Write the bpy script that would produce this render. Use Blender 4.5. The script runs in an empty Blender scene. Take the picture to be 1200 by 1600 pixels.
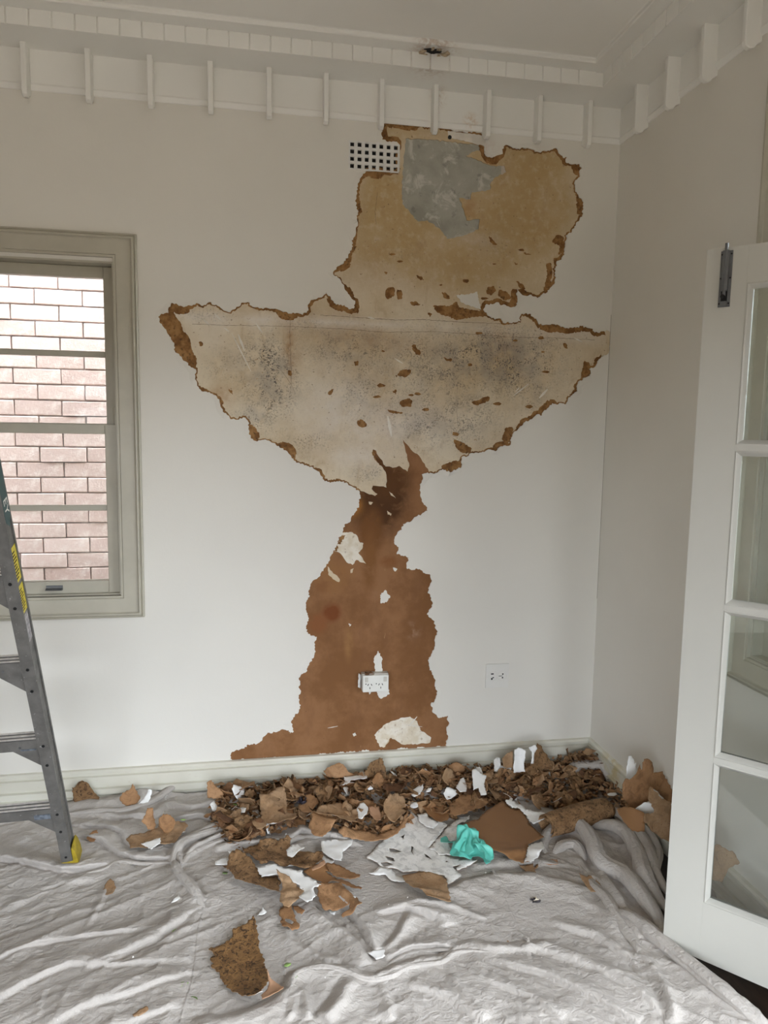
import bpy, bmesh, math, random
import numpy as np
from mathutils import Vector, Matrix, Euler
from mathutils.geometry import delaunay_2d_cdt

random.seed(7)
SC = bpy.context.scene
COL = SC.collection

# ------------------------------------------------------------------ camera
F = 1135.0
YAW, PIT, ROL = math.radians(10.34), math.radians(6.49), math.radians(0.918)
H = 1.72
D = 3.30          # back wall plane
XC = 1.689        # right wall plane
fw = Vector((math.sin(YAW) * math.cos(PIT), math.cos(YAW) * math.cos(PIT), -math.sin(PIT)))
r0 = Vector((math.cos(YAW), -math.sin(YAW), 0.0))
u0 = r0.cross(fw)
rt = r0 * math.cos(ROL) + u0 * math.sin(ROL)
up = -r0 * math.sin(ROL) + u0 * math.cos(ROL)
cd = bpy.data.cameras.new('camera')
cam = bpy.data.objects.new('camera', cd)
COL.objects.link(cam)
m3 = Matrix((rt, up, -fw)).transposed()
cam.matrix_world = Matrix.Translation((0, 0, H)) @ m3.to_4x4()
cd.sensor_fit = 'VERTICAL'
cd.sensor_height = 36.0
cd.lens = F / 1600.0 * 36.0
cd.clip_start = 0.02
cd.clip_end = 200
SC.camera = cam


def ray(px, py):
    return fw + rt * ((px - 600) / F) - up * ((py - 800) / F)


def atY(px, py, Y=D):
    d = ray(px, py)
    t = Y / d.y
    return (d.x * t, Y, H + d.z * t)


def atZ(px, py, Z=0.0):
    d = ray(px, py)
    t = (Z - H) / d.z
    return (d.x * t, d.y * t, Z)


# ------------------------------------------------------------------ world, light, exposure
SC.view_settings.view_transform = 'Standard'
SC.view_settings.look = 'None'
SC.view_settings.gamma = 1.0
SC.view_settings.use_curve_mapping = False
SC.view_settings.exposure = 2.08
try:
    SC.cycles.use_denoising = True
    SC.cycles.max_bounces = 10
    SC.cycles.diffuse_bounces = 7
    SC.cycles.transparent_max_bounces = 12
    SC.cycles.caustics_reflective = False
    SC.cycles.caustics_refractive = False
    SC.cycles.sample_clamp_indirect = 6.0
except Exception:
    pass

W = bpy.data.worlds.new('overcast')
SC.world = W
W.use_nodes = True
nt = W.node_tree
nt.nodes.clear()
wo = nt.nodes.new('ShaderNodeOutputWorld')
bg = nt.nodes.new('ShaderNodeBackground')
tc = nt.nodes.new('ShaderNodeTexCoord')
sx = nt.nodes.new('ShaderNodeSeparateXYZ')
cr = nt.nodes.new('ShaderNodeValToRGB')
nt.links.new(tc.outputs['Generated'], sx.inputs[0])
mr = nt.nodes.new('ShaderNodeMapRange')
mr.inputs['From Min'].default_value = -1
mr.inputs['From Max'].default_value = 1
nt.links.new(sx.outputs['Z'], mr.inputs['Value'])
nt.links.new(mr.outputs[0], cr.inputs[0])
cr.color_ramp.elements[0].position = 0.0
cr.color_ramp.elements[0].color = (0.055, 0.044, 0.030, 1)
cr.color_ramp.elements[1].position = 1.0
cr.color_ramp.elements[1].color = (1.75, 1.9, 2.05, 1)
for p, c in ((0.49, (0.055, 0.044, 0.030, 1)), (0.515, (0.82, 0.88, 0.95, 1)), (0.62, (0.95, 1.02, 1.10, 1))):
    e = cr.color_ramp.elements.new(p)
    e.color = c
nt.links.new(cr.outputs[0], bg.inputs['Color'])
bg.inputs['Strength'].default_value = 3.0
nt.links.new(bg.outputs[0], wo.inputs[0])


def portal(name, loc, rot, sx_, sy_):
    l = bpy.data.lights.new(name, 'AREA')
    l.shape = 'RECTANGLE'
    l.size, l.size_y = sx_, sy_
    l.cycles.is_portal = True
    o = bpy.data.objects.new(name, l)
    COL.objects.link(o)
    o.location = loc
    o.rotation_euler = rot
    return o


# openings of the room: (two windows ahead, wide window behind, side doorway)
W1 = (-1.43, -0.57, 0.97, 2.40)            # window_1 opening in back wall  x0,x1,z0,z1
W2 = (1.66, 2.17, 0.96, 2.80)              # window_2 opening in right wall y0,y1,z0,z1
DR = (0.30, 1.35, 0.0, 2.10)              # doorway in right wall          y0,y1,z0,z1
FW_ = (-1.95, 0.20, 0.20, 2.18)          # window_3 in the wall behind    x0,x1,z0,z1
FD = (0.62, 1.16, 0.0, 2.30)             # unseen, added for narrow bands of daylight: added_light_slot beside it       x0,x1,z0,z1
YF = -1.7
XL = -2.5
ZC = 3.28
R90 = math.pi / 2
portal('daylight_window_one', ((W1[0] + W1[1]) / 2, D + .30, (W1[2] + W1[3]) / 2), (-R90, 0, 0), W1[1] - W1[0], W1[3] - W1[2])
portal('daylight_window_two', (XC + .29, (W2[0] + W2[1]) / 2, (W2[2] + W2[3]) / 2), (0, R90, 0), W2[3] - W2[2], W2[1] - W2[0])
portal('daylight_doorway', (XC + .29, (DR[0] + DR[1]) / 2, (DR[2] + DR[3]) / 2), (0, R90, 0), DR[3] - DR[2], DR[1] - DR[0])
portal('daylight_window_three', ((FW_[0] + FW_[1]) / 2, YF - .29, (FW_[2] + FW_[3]) / 2), (R90, 0, 0), FW_[1] - FW_[0], FW_[3] - FW_[2])

portal('daylight_added_slot', ((FD[0] + FD[1]) / 2, YF - .29, (FD[2] + FD[3]) / 2), (R90, 0, 0), FD[1] - FD[0], FD[3] - FD[2])

# ------------------------------------------------------------------ numeric helpers


def _hash(ix, iy, s):
    h = (ix.astype(np.int64) * 374761393 + iy.astype(np.int64) * 668265263 + s * 1442695041) & 0x7fffffff
    h = ((h ^ (h >> 13)) * 1274126177) & 0x7fffffff
    return ((h ^ (h >> 16)) & 0xffff) / 65535.0


def vnoise(x, y, s=0):
    x = np.asarray(x, float)
    y = np.asarray(y, float)
    ix = np.floor(x)
    iy = np.floor(y)
    fx = x - ix
    fy = y - iy
    fx = fx * fx * fx * (fx * (fx * 6 - 15) + 10)
    fy = fy * fy * fy * (fy * (fy * 6 - 15) + 10)
    a = _hash(ix, iy, s)
    b = _hash(ix + 1, iy, s)
    c = _hash(ix, iy + 1, s)
    d = _hash(ix + 1, iy + 1, s)
    return (a * (1 - fx) + b * fx) * (1 - fy) + (c * (1 - fx) + d * fx) * fy


def fbm(x, y, s=0, o=4):
    v = 0
    a = .5
    for i in range(o):
        v = v + a * (vnoise(x, y, s + i) - .5)
        x = x * 2.03 + 3.1
        y = y * 2.03 + 1.7
        a *= .5
    return v


def ridged(x, y, s=0, o=3):
    v = 0
    a = .55
    for i in range(o):
        v = v + a * (1 - np.abs(2 * vnoise(x, y, s + i) - 1)) ** 2
        x = x * 1.93 + 5.3
        y = y * 1.93 + 2.9
        a *= .5
    return v


def inside(px, py, poly):
    poly = np.asarray(poly, float)
    c = np.zeros(px.shape, bool)
    x1, y1 = poly[-1]
    for x2, y2 in poly:
        if y1 != y2:
            k = ((y1 > py) != (y2 > py)) & (px < (x2 - x1) * (py - y1) / (y2 - y1) + x1)
            c ^= k
        x1, y1 = x2, y2
    return c


def jag(pts, step, amp, rng, closed=True):
    """subdivide a polygon with random offsets so that it reads as torn"""
    out = []
    n = len(pts)
    rg = range(n if closed else n - 1)
    for i in rg:
        a = pts[i]
        b = pts[(i + 1) % n]
        L = math.hypot(b[0] - a[0], b[1] - a[1])
        k = max(1, int(round(L / step)))
        nx, ny = -(b[1] - a[1]) / (L + 1e-9), (b[0] - a[0]) / (L + 1e-9)
        out.append((a[0], a[1]))
        for j in range(1, k):
            t = j / k
            o = rng.uniform(-amp, amp)
            out.append((a[0] + (b[0] - a[0]) * t + nx * o, a[1] + (b[1] - a[1]) * t + ny * o))
    if not closed:
        out.append(tuple(pts[-1]))
    return out


def cdt(outer, holes=(), extra=()):
    """triangulate polygon with holes; returns verts (n,2), tris (list)"""
    vs = []
    es = []
    for lp in [outer] + list(holes):
        b = len(vs)
        vs += [Vector((p[0], p[1])) for p in lp]
        es += [(b + i, b + (i + 1) % len(lp)) for i in range(len(lp))]
    vs += [Vector((p[0], p[1])) for p in extra]
    r = delaunay_2d_cdt(vs, es, [], 0, 1e-7)
    V = np.array([(v.x, v.y) for v in r[0]])
    T = np.array([f for f in r[2] if len(f) == 3], int)
    c = V[T].mean(axis=1)
    k = inside(c[:, 0], c[:, 1], outer)
    for h in holes:
        k &= ~inside(c[:, 0], c[:, 1], h)
    T = T[k]
    used = np.unique(T)
    mp = -np.ones(len(V), int)
    mp[used] = np.arange(len(used))
    return V[used], mp[T]


def orient(V, T):
    a, b, c = V[T[:, 0]], V[T[:, 1]], V[T[:, 2]]
    s = (b[:, 0] - a[:, 0]) * (c[:, 1] - a[:, 1]) - (b[:, 1] - a[:, 1]) * (c[:, 0] - a[:, 0])
    T = T.copy()
    f = s < 0
    T[f] = T[f][:, [0, 2, 1]]
    return T


def boundary(T):
    e = {}
    for t in T:
        for i in range(3):
            a, b = int(t[i]), int(t[(i + 1) % 3])
            if (b, a) in e:
                del e[(b, a)]
            else:
                e[(a, b)] = 1
    return list(e)


def mesh(name, V, Fc, mats, mi=None, smooth=False):
    me = bpy.data.meshes.new(name)
    me.from_pydata([tuple(map(float, v)) for v in V], [], [tuple(map(int, f)) for f in Fc])
    for m in mats:
        me.materials.append(m)
    if mi is not None:
        me.polygons.foreach_set('material_index', np.asarray(mi, np.int32))
    if smooth:
        me.polygons.foreach_set('use_smooth', np.ones(len(me.polygons), bool))
    me.update()
    return me


def ob(name, me, parent=None, loc=(0, 0, 0), rot=None, label=None, cat=None, group=None, kind=None):
    o = bpy.data.objects.new(name, me)
    COL.objects.link(o)
    o.location = loc
    if rot is not None:
        o.rotation_euler = rot
    if parent is not None:
        o.parent = parent
    if label:
        o['label'] = label
    if cat:
        o['category'] = cat
    if group:
        o['group'] = group
    if kind:
        o['kind'] = kind
    return o


def empty(name, loc=(0, 0, 0), **k):
    o = ob(name, None, loc=loc, **k)
    o.empty_display_size = .05
    return o


class MB:
    """collects boxes / prisms / tubes as one mesh"""

    def __init__(s):
        s.v = []
        s.f = []
        s.m = []

    def add(s, V, Fc, mi=0):
        b = len(s.v)
        s.v += [tuple(v) for v in V]
        s.f += [tuple(b + i for i in f) for f in Fc]
        s.m += [mi] * len(Fc)

    def box(s, x0, x1, y0, y1, z0, z1, mi=0):
        V = [(x, y, z) for z in (z0, z1) for y in (y0, y1) for x in (x0, x1)]
        s.add(V, [(0, 2, 3, 1), (4, 5, 7, 6), (0, 1, 5, 4), (2, 6, 7, 3), (0, 4, 6, 2), (1, 3, 7, 5)], mi)
        return s

    def prism(s, poly, f, t0, t1, mi=0):
        """poly (2d) swept from t0 to t1, f(a,b,t)->xyz"""
        n = len(poly)
        V = [f(a, b, t0) for a, b in poly] + [f(a, b, t1) for a, b in poly]
        Fc = [tuple(range(n))[::-1], tuple(range(n, 2 * n))] + [(i, (i + 1) % n, n + (i + 1) % n, n + i) for i in range(n)]
        s.add(V, Fc, mi)
        return s

    def cyl(s, c, ax, r, L, n=16, mi=0, r2=None):
        c = Vector(c)
        ax = Vector(ax).normalized()
        a = ax.orthogonal().normalized()
        b = ax.cross(a)
        r2 = r if r2 is None else r2
        V = [c + (a * math.cos(2 * math.pi * i / n) + b * math.sin(2 * math.pi * i / n)) * r for i in range(n)]
        V += [c + ax * L + (a * math.cos(2 * math.pi * i / n) + b * math.sin(2 * math.pi * i / n)) * r2 for i in range(n)]
        s.add(V, [tuple(range(n))[::-1], tuple(range(n, 2 * n))] + [(i, (i + 1) % n, n + (i + 1) % n, n + i) for i in range(n)], mi)
        return s

    def build(s, name, mats, parent=None, bevel=0, smooth=False, **k):
        if not isinstance(mats, (list, tuple)):
            mats = [mats]
        me = mesh(name, s.v, s.f, mats, s.m, smooth)
        bm = bmesh.new()
        bm.from_mesh(me)
        bmesh.ops.recalc_face_normals(bm, faces=bm.faces)
        if bevel:
            ed = [e for e in bm.edges if len(e.link_faces) == 2 and e.calc_face_angle(0) > .5]
            bmesh.ops.bevel(bm, geom=ed, offset=bevel, segments=2, profile=.5, affect='EDGES', clamp_overlap=True)
        bm.to_mesh(me)
        bm.free()
        return ob(name, me, parent, **k)


def slab(name, outer, holes, mp, y0, y1, mat, parent=None, extra=(), lift=None, attr=None, mats=None, **k):
    """plate facing -Y in wall coordinates (a,b)->(x,z); front at y0, back at y1.
    mp(a,b,y)->xyz lets it lie on other walls"""
    V, T = cdt(outer, holes, extra)
    T = orient(V, T)
    bd = boundary(T)
    n = len(V)
    yy = np.full(n, y0, float)
    if lift is not None:
        yy = yy + lift(V)
    P = [mp(V[i, 0], V[i, 1], yy[i]) for i in range(n)]
    Q = {}
    Fc = [tuple(t) for t in T]
    idx = len(P)
    for a, b in bd:
        for q in (a, b):
            if q not in Q:
                Q[q] = idx
                P.append(mp(V[q, 0], V[q, 1], y1))
                idx += 1
        Fc.append((b, a, Q[a], Q[b]))
    me = mesh(name, P, Fc, mats or [mat])
    if attr:
        for an, fn in attr.items():
            at = me.attributes.new(an, 'FLOAT', 'POINT')
            val = np.zeros(len(P))
            val[:n] = fn(V[:, 0], V[:, 1])
            at.data.foreach_set('value', val)
    return ob(name, me, parent, **k)


def back(a, b, y):
    return (a, y, b)


def side(a, b, x):
    # right wall: a = -Y so that it faces -X
    return (x, -a, b)


# ------------------------------------------------------------------ materials
def lin(c):
    return tuple(((v / 255) / 12.92 if v / 255 <= .04045 else ((v / 255 + .055) / 1.055) ** 2.4) for v in c)


class NT:
    def __init__(s, name):
        s.m = bpy.data.materials.new(name)
        s.m.use_nodes = True
        s.t = s.m.node_tree
        s.b = s.t.nodes['Principled BSDF']
        s.tc = s.n('ShaderNodeTexCoord')

    def n(s, t, **k):
        x = s.t.nodes.new(t)
        for a, v in k.items():
            setattr(x, a, v)
        return x

    def l(s, a, b):
        s.t.links.new(a, b)

    def noise(s, scale, detail=4, rough=.55, vec=None, dist=0, sc3=None, dim=None):
        x = s.n('ShaderNodeTexNoise')
        x.inputs['Scale'].default_value = scale
        x.inputs['Detail'].default_value = detail
        x.inputs['Roughness'].default_value = rough
        x.inputs['Distortion'].default_value = dist
        src = vec or s.tc.outputs['Object']
        if sc3:
            mp = s.n('ShaderNodeMapping')
            mp.inputs['Scale'].default_value = sc3
            s.l(src, mp.inputs[0])
            src = mp.outputs[0]
        s.l(src, x.inputs['Vector'])
        return x.outputs['Fac']

    def ramp(s, fac, a, b, lo=0.0, hi=1.0):
        x = s.n('ShaderNodeMapRange')
        x.interpolation_type = 'SMOOTHSTEP'
        x.inputs['From Min'].default_value = a
        x.inputs['From Max'].default_value = b
        x.inputs['To Min'].default_value = lo
        x.inputs['To Max'].default_value = hi
        s.l(fac, x.inputs['Value'])
        return x.outputs[0]

    def math(s, op, a, b=None):
        x = s.n('ShaderNodeMath', operation=op)
        for i, v in enumerate((a, b)):
            if v is None:
                continue
            if isinstance(v, (int, float)):
                x.inputs[i].default_value = v
            else:
                s.l(v, x.inputs[i])
        return x.outputs[0]

    def mix(s, fac, a, b, mode='MIX'):
        x = s.n('ShaderNodeMix', data_type='RGBA', blend_type=mode)
        if isinstance(fac, (int, float)):
            x.inputs[0].default_value = fac
        else:
            s.l(fac, x.inputs[0])
        for i, v in ((6, a), (7, b)):
            if isinstance(v, tuple):
                x.inputs[i].default_value = (*v[:3], 1)
            else:
                s.l(v, x.inputs[i])
        return x.outputs[2]

    def attr(s, name):
        x = s.n('ShaderNodeAttribute')
        x.attribute_name = name
        return x.outputs['Fac']

    def blob(s, c, r, sc=(1, 1, 1)):
        """soft mask 1 at point c falling to 0 at radius r (object space)"""
        v = s.n('ShaderNodeVectorMath', operation='SUBTRACT')
        s.l(s.tc.outputs['Object'], v.inputs[0])
        v.inputs[1].default_value = c
        v2 = s.n('ShaderNodeVectorMath', operation='MULTIPLY')
        s.l(v.outputs[0], v2.inputs[0])
        v2.inputs[1].default_value = sc
        L = s.n('ShaderNodeVectorMath', operation='LENGTH')
        s.l(v2.outputs[0], L.inputs[0])
        return s.ramp(L.outputs['Value'], 0, r, 1, 0)

    def bump(s, h, strength, dist=.01, prev=None):
        x = s.n('ShaderNodeBump')
        x.inputs['Strength'].default_value = strength
        x.inputs['Distance'].default_value = dist
        s.l(h, x.inputs['Height'])
        if prev is not None:
            s.l(prev, x.inputs['Normal'])
        return x.outputs[0]

    def out(s, col=None, rough=.6, normal=None, metal=0, spec=.4):
        if col is not None:
            if isinstance(col, tuple):
                s.b.inputs['Base Color'].default_value = (*col[:3], 1)
            else:
                s.l(col, s.b.inputs['Base Color'])
        if isinstance(rough, (int, float)):
            s.b.inputs['Roughness'].default_value = rough
        else:
            s.l(rough, s.b.inputs['Roughness'])
        s.b.inputs['Metallic'].default_value = metal
        s.b.inputs['Specular IOR Level'].default_value = spec
        if normal is not None:
            s.l(normal, s.b.inputs['Normal'])
        return s.m


def simple(name, col, rough=.5, metal=0, spec=.4, var=.08, scale=12, bmp=0.0, bscale=60, bdist=.002):
    m = NT(name)
    c2 = tuple(max(0, v * (1 - var)) for v in col)
    c3 = tuple(min(1, v * (1 + var)) for v in col)
    c = m.mix(m.ramp(m.noise(scale), .3, .7), c2, c3)
    nm = m.bump(m.noise(bscale), bmp, bdist) if bmp else None
    return m.out(c, rough, nm, metal, spec)


# white painted plaster wall
def wall_paint(name, stain=None, base=(.735, .715, .665)):
    m = NT(name)
    c = m.mix(m.ramp(m.noise(1.3, 3), .35, .7), base, tuple(v * .96 for v in base))
    c = m.mix(m.ramp(m.noise(5, 5, .6, sc3=(2.0, 2.0, .12)), .62, .85, 0, .25), c, (.66, .63, .57))
    if stain:
        for (p, r, colr, k, scl) in stain:
            f = m.blob(p, r, scl)
            f = m.math('MULTIPLY', f, m.ramp(m.noise(38, 5, .65, dist=1.0), .38, .62))
            f = m.math('MULTIPLY', f, k)
            c = m.mix(f, c, colr)
    n1 = m.bump(m.noise(170, 2, .5), .12, .0015)
    n1 = m.bump(m.noise(7, 4, .55), .35, .004, n1)
    n1 = m.bump(m.noise(60, 3, .6, dist=1.5), .05, .003, n1)
    return m.out(c, .5, n1, 0, .35)


HP = Vector(atZ(677, 79, 3.262))
M_wall = wall_paint('wall_paint', [((atY(718, 192)[0], D, atY(718, 192)[2]), .10, (.62, .55, .47), .8, (1, 1, 1)),
                                   (atY(765, 232), .07, (.66, .60, .55), .9, (1, 1, 1)),
                                   (atY(333, 612), .035, (.35, .20, .12), .5, (1, 1, 1))])
M_wall_r = wall_paint('wall_paint_side')
M_ceil = wall_paint('ceiling_paint', base=(.85, .84, .81))
M_corn = wall_paint('cornice_paint', [(tuple(HP), .115, (.36, .27, .18), 1.0, (1, 1, .8)),
                                      (tuple(HP), .20, (.62, .52, .46), .6, (1.4, 1, 1)),
                                      (atY(684, 152, D), .08, (.60, .50, .42), .7, (1.5, 1, 1)),
                                      (atY(735, 190, D), .05, (.60, .45, .32), .8, (1, 1, 1))], base=(.82, .815, .785))
M_trim = simple('trim_gloss', (.475, .45, .375), .32, var=.04, bmp=.12, bscale=45, bdist=.002)
M_dust = None


def skirting_mat():
    m = NT('skirting_gloss')
    c = m.mix(m.ramp(m.noise(3, 4), .3, .7), (.68, .67, .59), (.62, .60, .52))
    c = m.mix(m.ramp(m.noise(30, 5, .7, sc3=(1, 1, 3)), .62, .75, 0, .5), c, (.45, .38, .29))
    c = m.mix(m.math('MULTIPLY', m.blob((XC - .02, 3.03, .14), .15, (1, 1, 1.3)), m.ramp(m.noise(22, 3), .4, .6, 0, .8)), c, (.55, .45, .20))
    return m.out(c, .34, m.bump(m.noise(50, 3), .15, .002))


M_skirt = skirting_mat()
M_door = simple('door_gloss', (.53, .525, .485), .28, var=.02, scale=3, bmp=.1, bscale=25, bdist=.002)
M_far = simple('bounce_cutting_taupe', (.42, .38, .33), .6)  # invented dark tone for the unseen walls, cuts bounced light
M_core = simple('masonry', (.5, .45, .4), .9)


def plaster_old():
    """old buff plaster with mould speckle, rust stains, scrape marks"""
    m = NT('old_buff_plaster')
    buff, pale, tan = (.585, .475, .325), (.70, .615, .475), (.47, .335, .165)
    c = m.mix(m.ramp(m.noise(3.5, 6, .6), .35, .68), buff, pale)
    c = m.mix(m.math('MULTIPLY', m.attr('tan'), m.ramp(m.noise(6, 5, .6), .2, .6, .55, 1)), c, tan)
    c = m.mix(m.ramp(m.noise(14, 6, .65, sc3=(1, 1, .45), dist=.8), .52, .74, 0, .5), c, (.41, .285, .155))
    c = m.mix(m.ramp(m.noise(30, 6, .7), .48, .68, 0, .25), c, (.74, .66, .52))
    c = m.mix(m.math('MULTIPLY', m.attr('pale'), m.ramp(m.noise(9, 5, .6), .3, .6, .3, .9)), c, (.74, .69, .63))
    c = m.mix(m.math('MULTIPLY', m.attr('rust'), m.ramp(m.noise(20, 5, .6), .3, .65, .2, 1)), c, (.36, .19, .075))
    # mould: dark bluish speckle where the density attribute is high
    sp = m.math('MULTIPLY', m.ramp(m.noise(150, 4, .75), .52, .57), m.ramp(m.noise(17, 4, .6, dist=.5), .36, .58))
    c = m.mix(m.math('MULTIPLY', sp, m.attr('mould')), c, (.045, .04, .045))
    haze = m.math('MULTIPLY', m.ramp(m.noise(11, 5, .65), .35, .65), m.attr('mould'))
    c = m.mix(m.math('MULTIPLY', haze, .55), c, (.27, .245, .225))
    # fine general specks
    c = m.mix(m.ramp(m.noise(75, 3, .6), .66, .72, 0, .75), c, (.20, .13, .075))
    c = m.mix(m.ramp(m.noise(26, 4, .6, sc3=(1, 1, 2.2), dist=2.0), .70, .76, 0, .8), c, (.33, .17, .06))
    c = m.mix(m.ramp(m.noise(33, 4, .6, sc3=(1.6, 1, .5)), .71, .78, 0, .7), c, (.78, .75, .70))
    n = m.bump(m.noise(40, 6, .65), .5, .004)
    n = m.bump(m.noise(7, 4, .6), .5, .006, n)
    return m.out(c, .8, n, 0, .2)


def paper_brown():
    """brown fibrous backing left on the wall"""
    m = NT('brown_backing')
    c = m.mix(m.ramp(m.noise(4, 6, .65), .38, .62), (.195, .088, .032), (.275, .135, .060))
    c = m.mix(m.ramp(m.noise(9, 5, .6, sc3=(1, 1, .35)), .50, .72, 0, .55), c, (.185, .085, .036))
    P = lambda x, y: atY(x, y)
    for (x, y, r, colr, k, scl) in ((592, 775, .26, (.075, .030, .009), 1.0, (1.25, 1, 1)),
                                    (600, 745, .16, (.10, .040, .011), 1.0, (1, 1, 1)),
                                    (580, 830, .16, (.16, .066, .019), .95, (2.0, 1, 1)),
                                    (578, 880, .22, (.20, .088, .028), .75, (4.0, 1, 1)),
                                    (518, 958, .062, (.17, .052, .014), 1.0, (1, 1, 1)),
                                    (497, 975, .07, (.22, .085, .03), .9, (1, 1, 1)),
                                    (505, 915, .05, (.18, .07, .025), .8, (1, 1, 1)),
                                    (520, 900, .13, (.27, .13, .05), .8, (1, 1, 1)),
                                    (608, 878, .045, (.22, .09, .03), .8, (.7, 1, 1.2)),
                                    (550, 790, .08, (.30, .13, .03), .8, (1, 1, 1)),
                                    (545, 1005, .10, (.34, .18, .07), .35, (3, 1, .8))):
        f = m.math('MULTIPLY', m.blob(P(x, y), r, scl), 2.1)
        f = m.math('MULTIPLY', f, m.ramp(m.noise(16, 5, .6, dist=.6), .25, .6, .25, 1))
        f = m.math('MINIMUM', m.math('MULTIPLY', f, k), 1.0)
        c = m.mix(f, c, colr)
    f = m.math('MULTIPLY', m.blob(P(645, 985), .06), m.ramp(m.noise(20, 3), .4, .7, 0, .7))
    c = m.mix(f, c, (.5, .34, .25))
    c = m.mix(m.ramp(m.noise(3, 4, .6, sc3=(1, 1, .4)), .55, .75, 0, .45), c, (.34, .19, .11))
    c = m.mix(m.ramp(m.noise(60, 3, .6), .70, .76, 0, .6), c, (.08, .04, .02))
    c = m.mix(m.ramp(m.noise(48, 4, .6, sc3=(1, 1, .3), dist=1), .70, .78, 0, .6), c, (.50, .30, .15))
    n = m.bump(m.noise(55, 6, .6), .4, .003)
    return m.out(c, .75, n, 0, .25)


def edge_brown():
    m = NT('torn_brown_edge')
    c = m.mix(m.ramp(m.noise(25, 5, .65), .35, .65), (.17, .078, .024), (.34, .185, .070))
    c = m.mix(m.ramp(m.noise(70, 3), .55, .7, 0, .7), c, (.07, .035, .018))
    return m.out(c, .75, m.bump(m.noise(60, 5), .5, .004), 0, .25)


def cement():
    m = NT('grey_cement')
    c = m.mix(m.ramp(m.noise(5, 5, .6), .35, .65), (.30, .295, .25), (.41, .40, .35))
    c = m.mix(m.ramp(m.noise(13, 6, .65, dist=.7), .52, .66, 0, .85), c, (.58, .57, .52))
    c = m.mix(m.ramp(m.noise(28, 4, .6), .60, .72, 0, .6), c, (.20, .20, .18))
    f = m.math('MULTIPLY', m.blob(atY(765, 350), .10), m.ramp(m.noise(25, 4), .4, .6))
    c = m.mix(f, c, (.17, .18, .18))
    return m.out(c, .85, m.bump(m.noise(35, 6, .65), .7, .005), 0, .2)


M_plaster = plaster_old()
M_paper = paper_brown()
M_edge = edge_brown()
M_cement = cement()


def remnant():
    m = NT('cream_remnant')
    c = m.mix(m.ramp(m.noise(22, 5), .35, .65), (.66, .58, .45), (.78, .73, .64))
    c = m.mix(m.ramp(m.noise(60, 4), .60, .70, 0, .6), c, (.38, .28, .18))
    return m.out(c, .7, m.bump(m.noise(40, 5), .4, .004))


M_remn = remnant()
M_band = simple('pale_skim', (.70, .665, .60), .75, var=.10, scale=18, bmp=.5, bscale=40, bdist=.003)


def flake_mat(name, cols, rough=.7, dark=(.06, .033, .018), wr=.5, dk=(.60, .72), spec=.25, scale=14):
    """paint flake side; colour differs a little from piece to piece"""
    m = NT(name)
    oi = m.n('ShaderNodeObjectInfo')
    c = m.mix(oi.outputs['Random'], cols[0], cols[1])
    c = m.mix(m.ramp(m.noise(scale, 5, .6), .38, .66), c, cols[2])
    if dark:
        c = m.mix(m.ramp(m.noise(scale * 1.7, 6, .7, dist=.8), .46, .62, 0, .55), c, tuple(v * .52 for v in cols[0]))
    if dark:
        c = m.mix(m.ramp(m.noise(scale * 3, 5, .65, dist=1.2), dk[0], dk[1], 0, .85), c, dark)
    n = m.bump(m.noise(scale * 4, 5, .6, dist=.8), wr, .004)
    return m.out(c, rough, n, 0, spec)


M_kraft = flake_mat('flake_kraft', ((.27, .140, .062), (.42, .245, .128), (.33, .180, .088)), dark=(.13, .07, .035), dk=(.60, .78), wr=.75)
M_tan = flake_mat('flake_tan', ((.37, .23, .125), (.285, .168, .085), (.41, .27, .16)), dark=(.13, .075, .04), wr=.8)
M_rough = flake_mat('flake_rough_brown', ((.25, .145, .068), (.32, .19, .095), (.20, .11, .05)), dark=(.04, .022, .012), wr=1.0, dk=(.50, .64), scale=20)
M_rust = flake_mat('flake_dark_rust', ((.13, .06, .028), (.20, .105, .05), (.09, .045, .024)), dark=(.03, .018, .012), wr=.8)
M_white = flake_mat('flake_white', ((.86, .86, .85), (.80, .80, .79), (.88, .88, .87)), .45, dark=None, wr=.15)
M_white_d = flake_mat('flake_white_dirty', ((.80, .79, .765), (.83, .82, .80), (.74, .73, .70)), .5, dark=(.25, .17, .11), wr=.4, dk=(.64, .74))
M_salmon = flake_mat('flake_salmon', ((.47, .28, .175), (.47, .28, .175), (.40, .23, .135)), .6, dark=None, wr=.2)
M_smooth = flake_mat('flake_smooth_brown', ((.27, .140, .062), (.27, .140, .062), (.255, .130, .057)), .55, dark=None, wr=.12, scale=4)
M_orange = flake_mat('flake_orange_underside', ((.25, .135, .052), (.25, .135, .052), (.17, .090, .036)), .6, dark=(.025, .013, .008), wr=1.2, dk=(.50, .62), scale=24)


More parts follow.
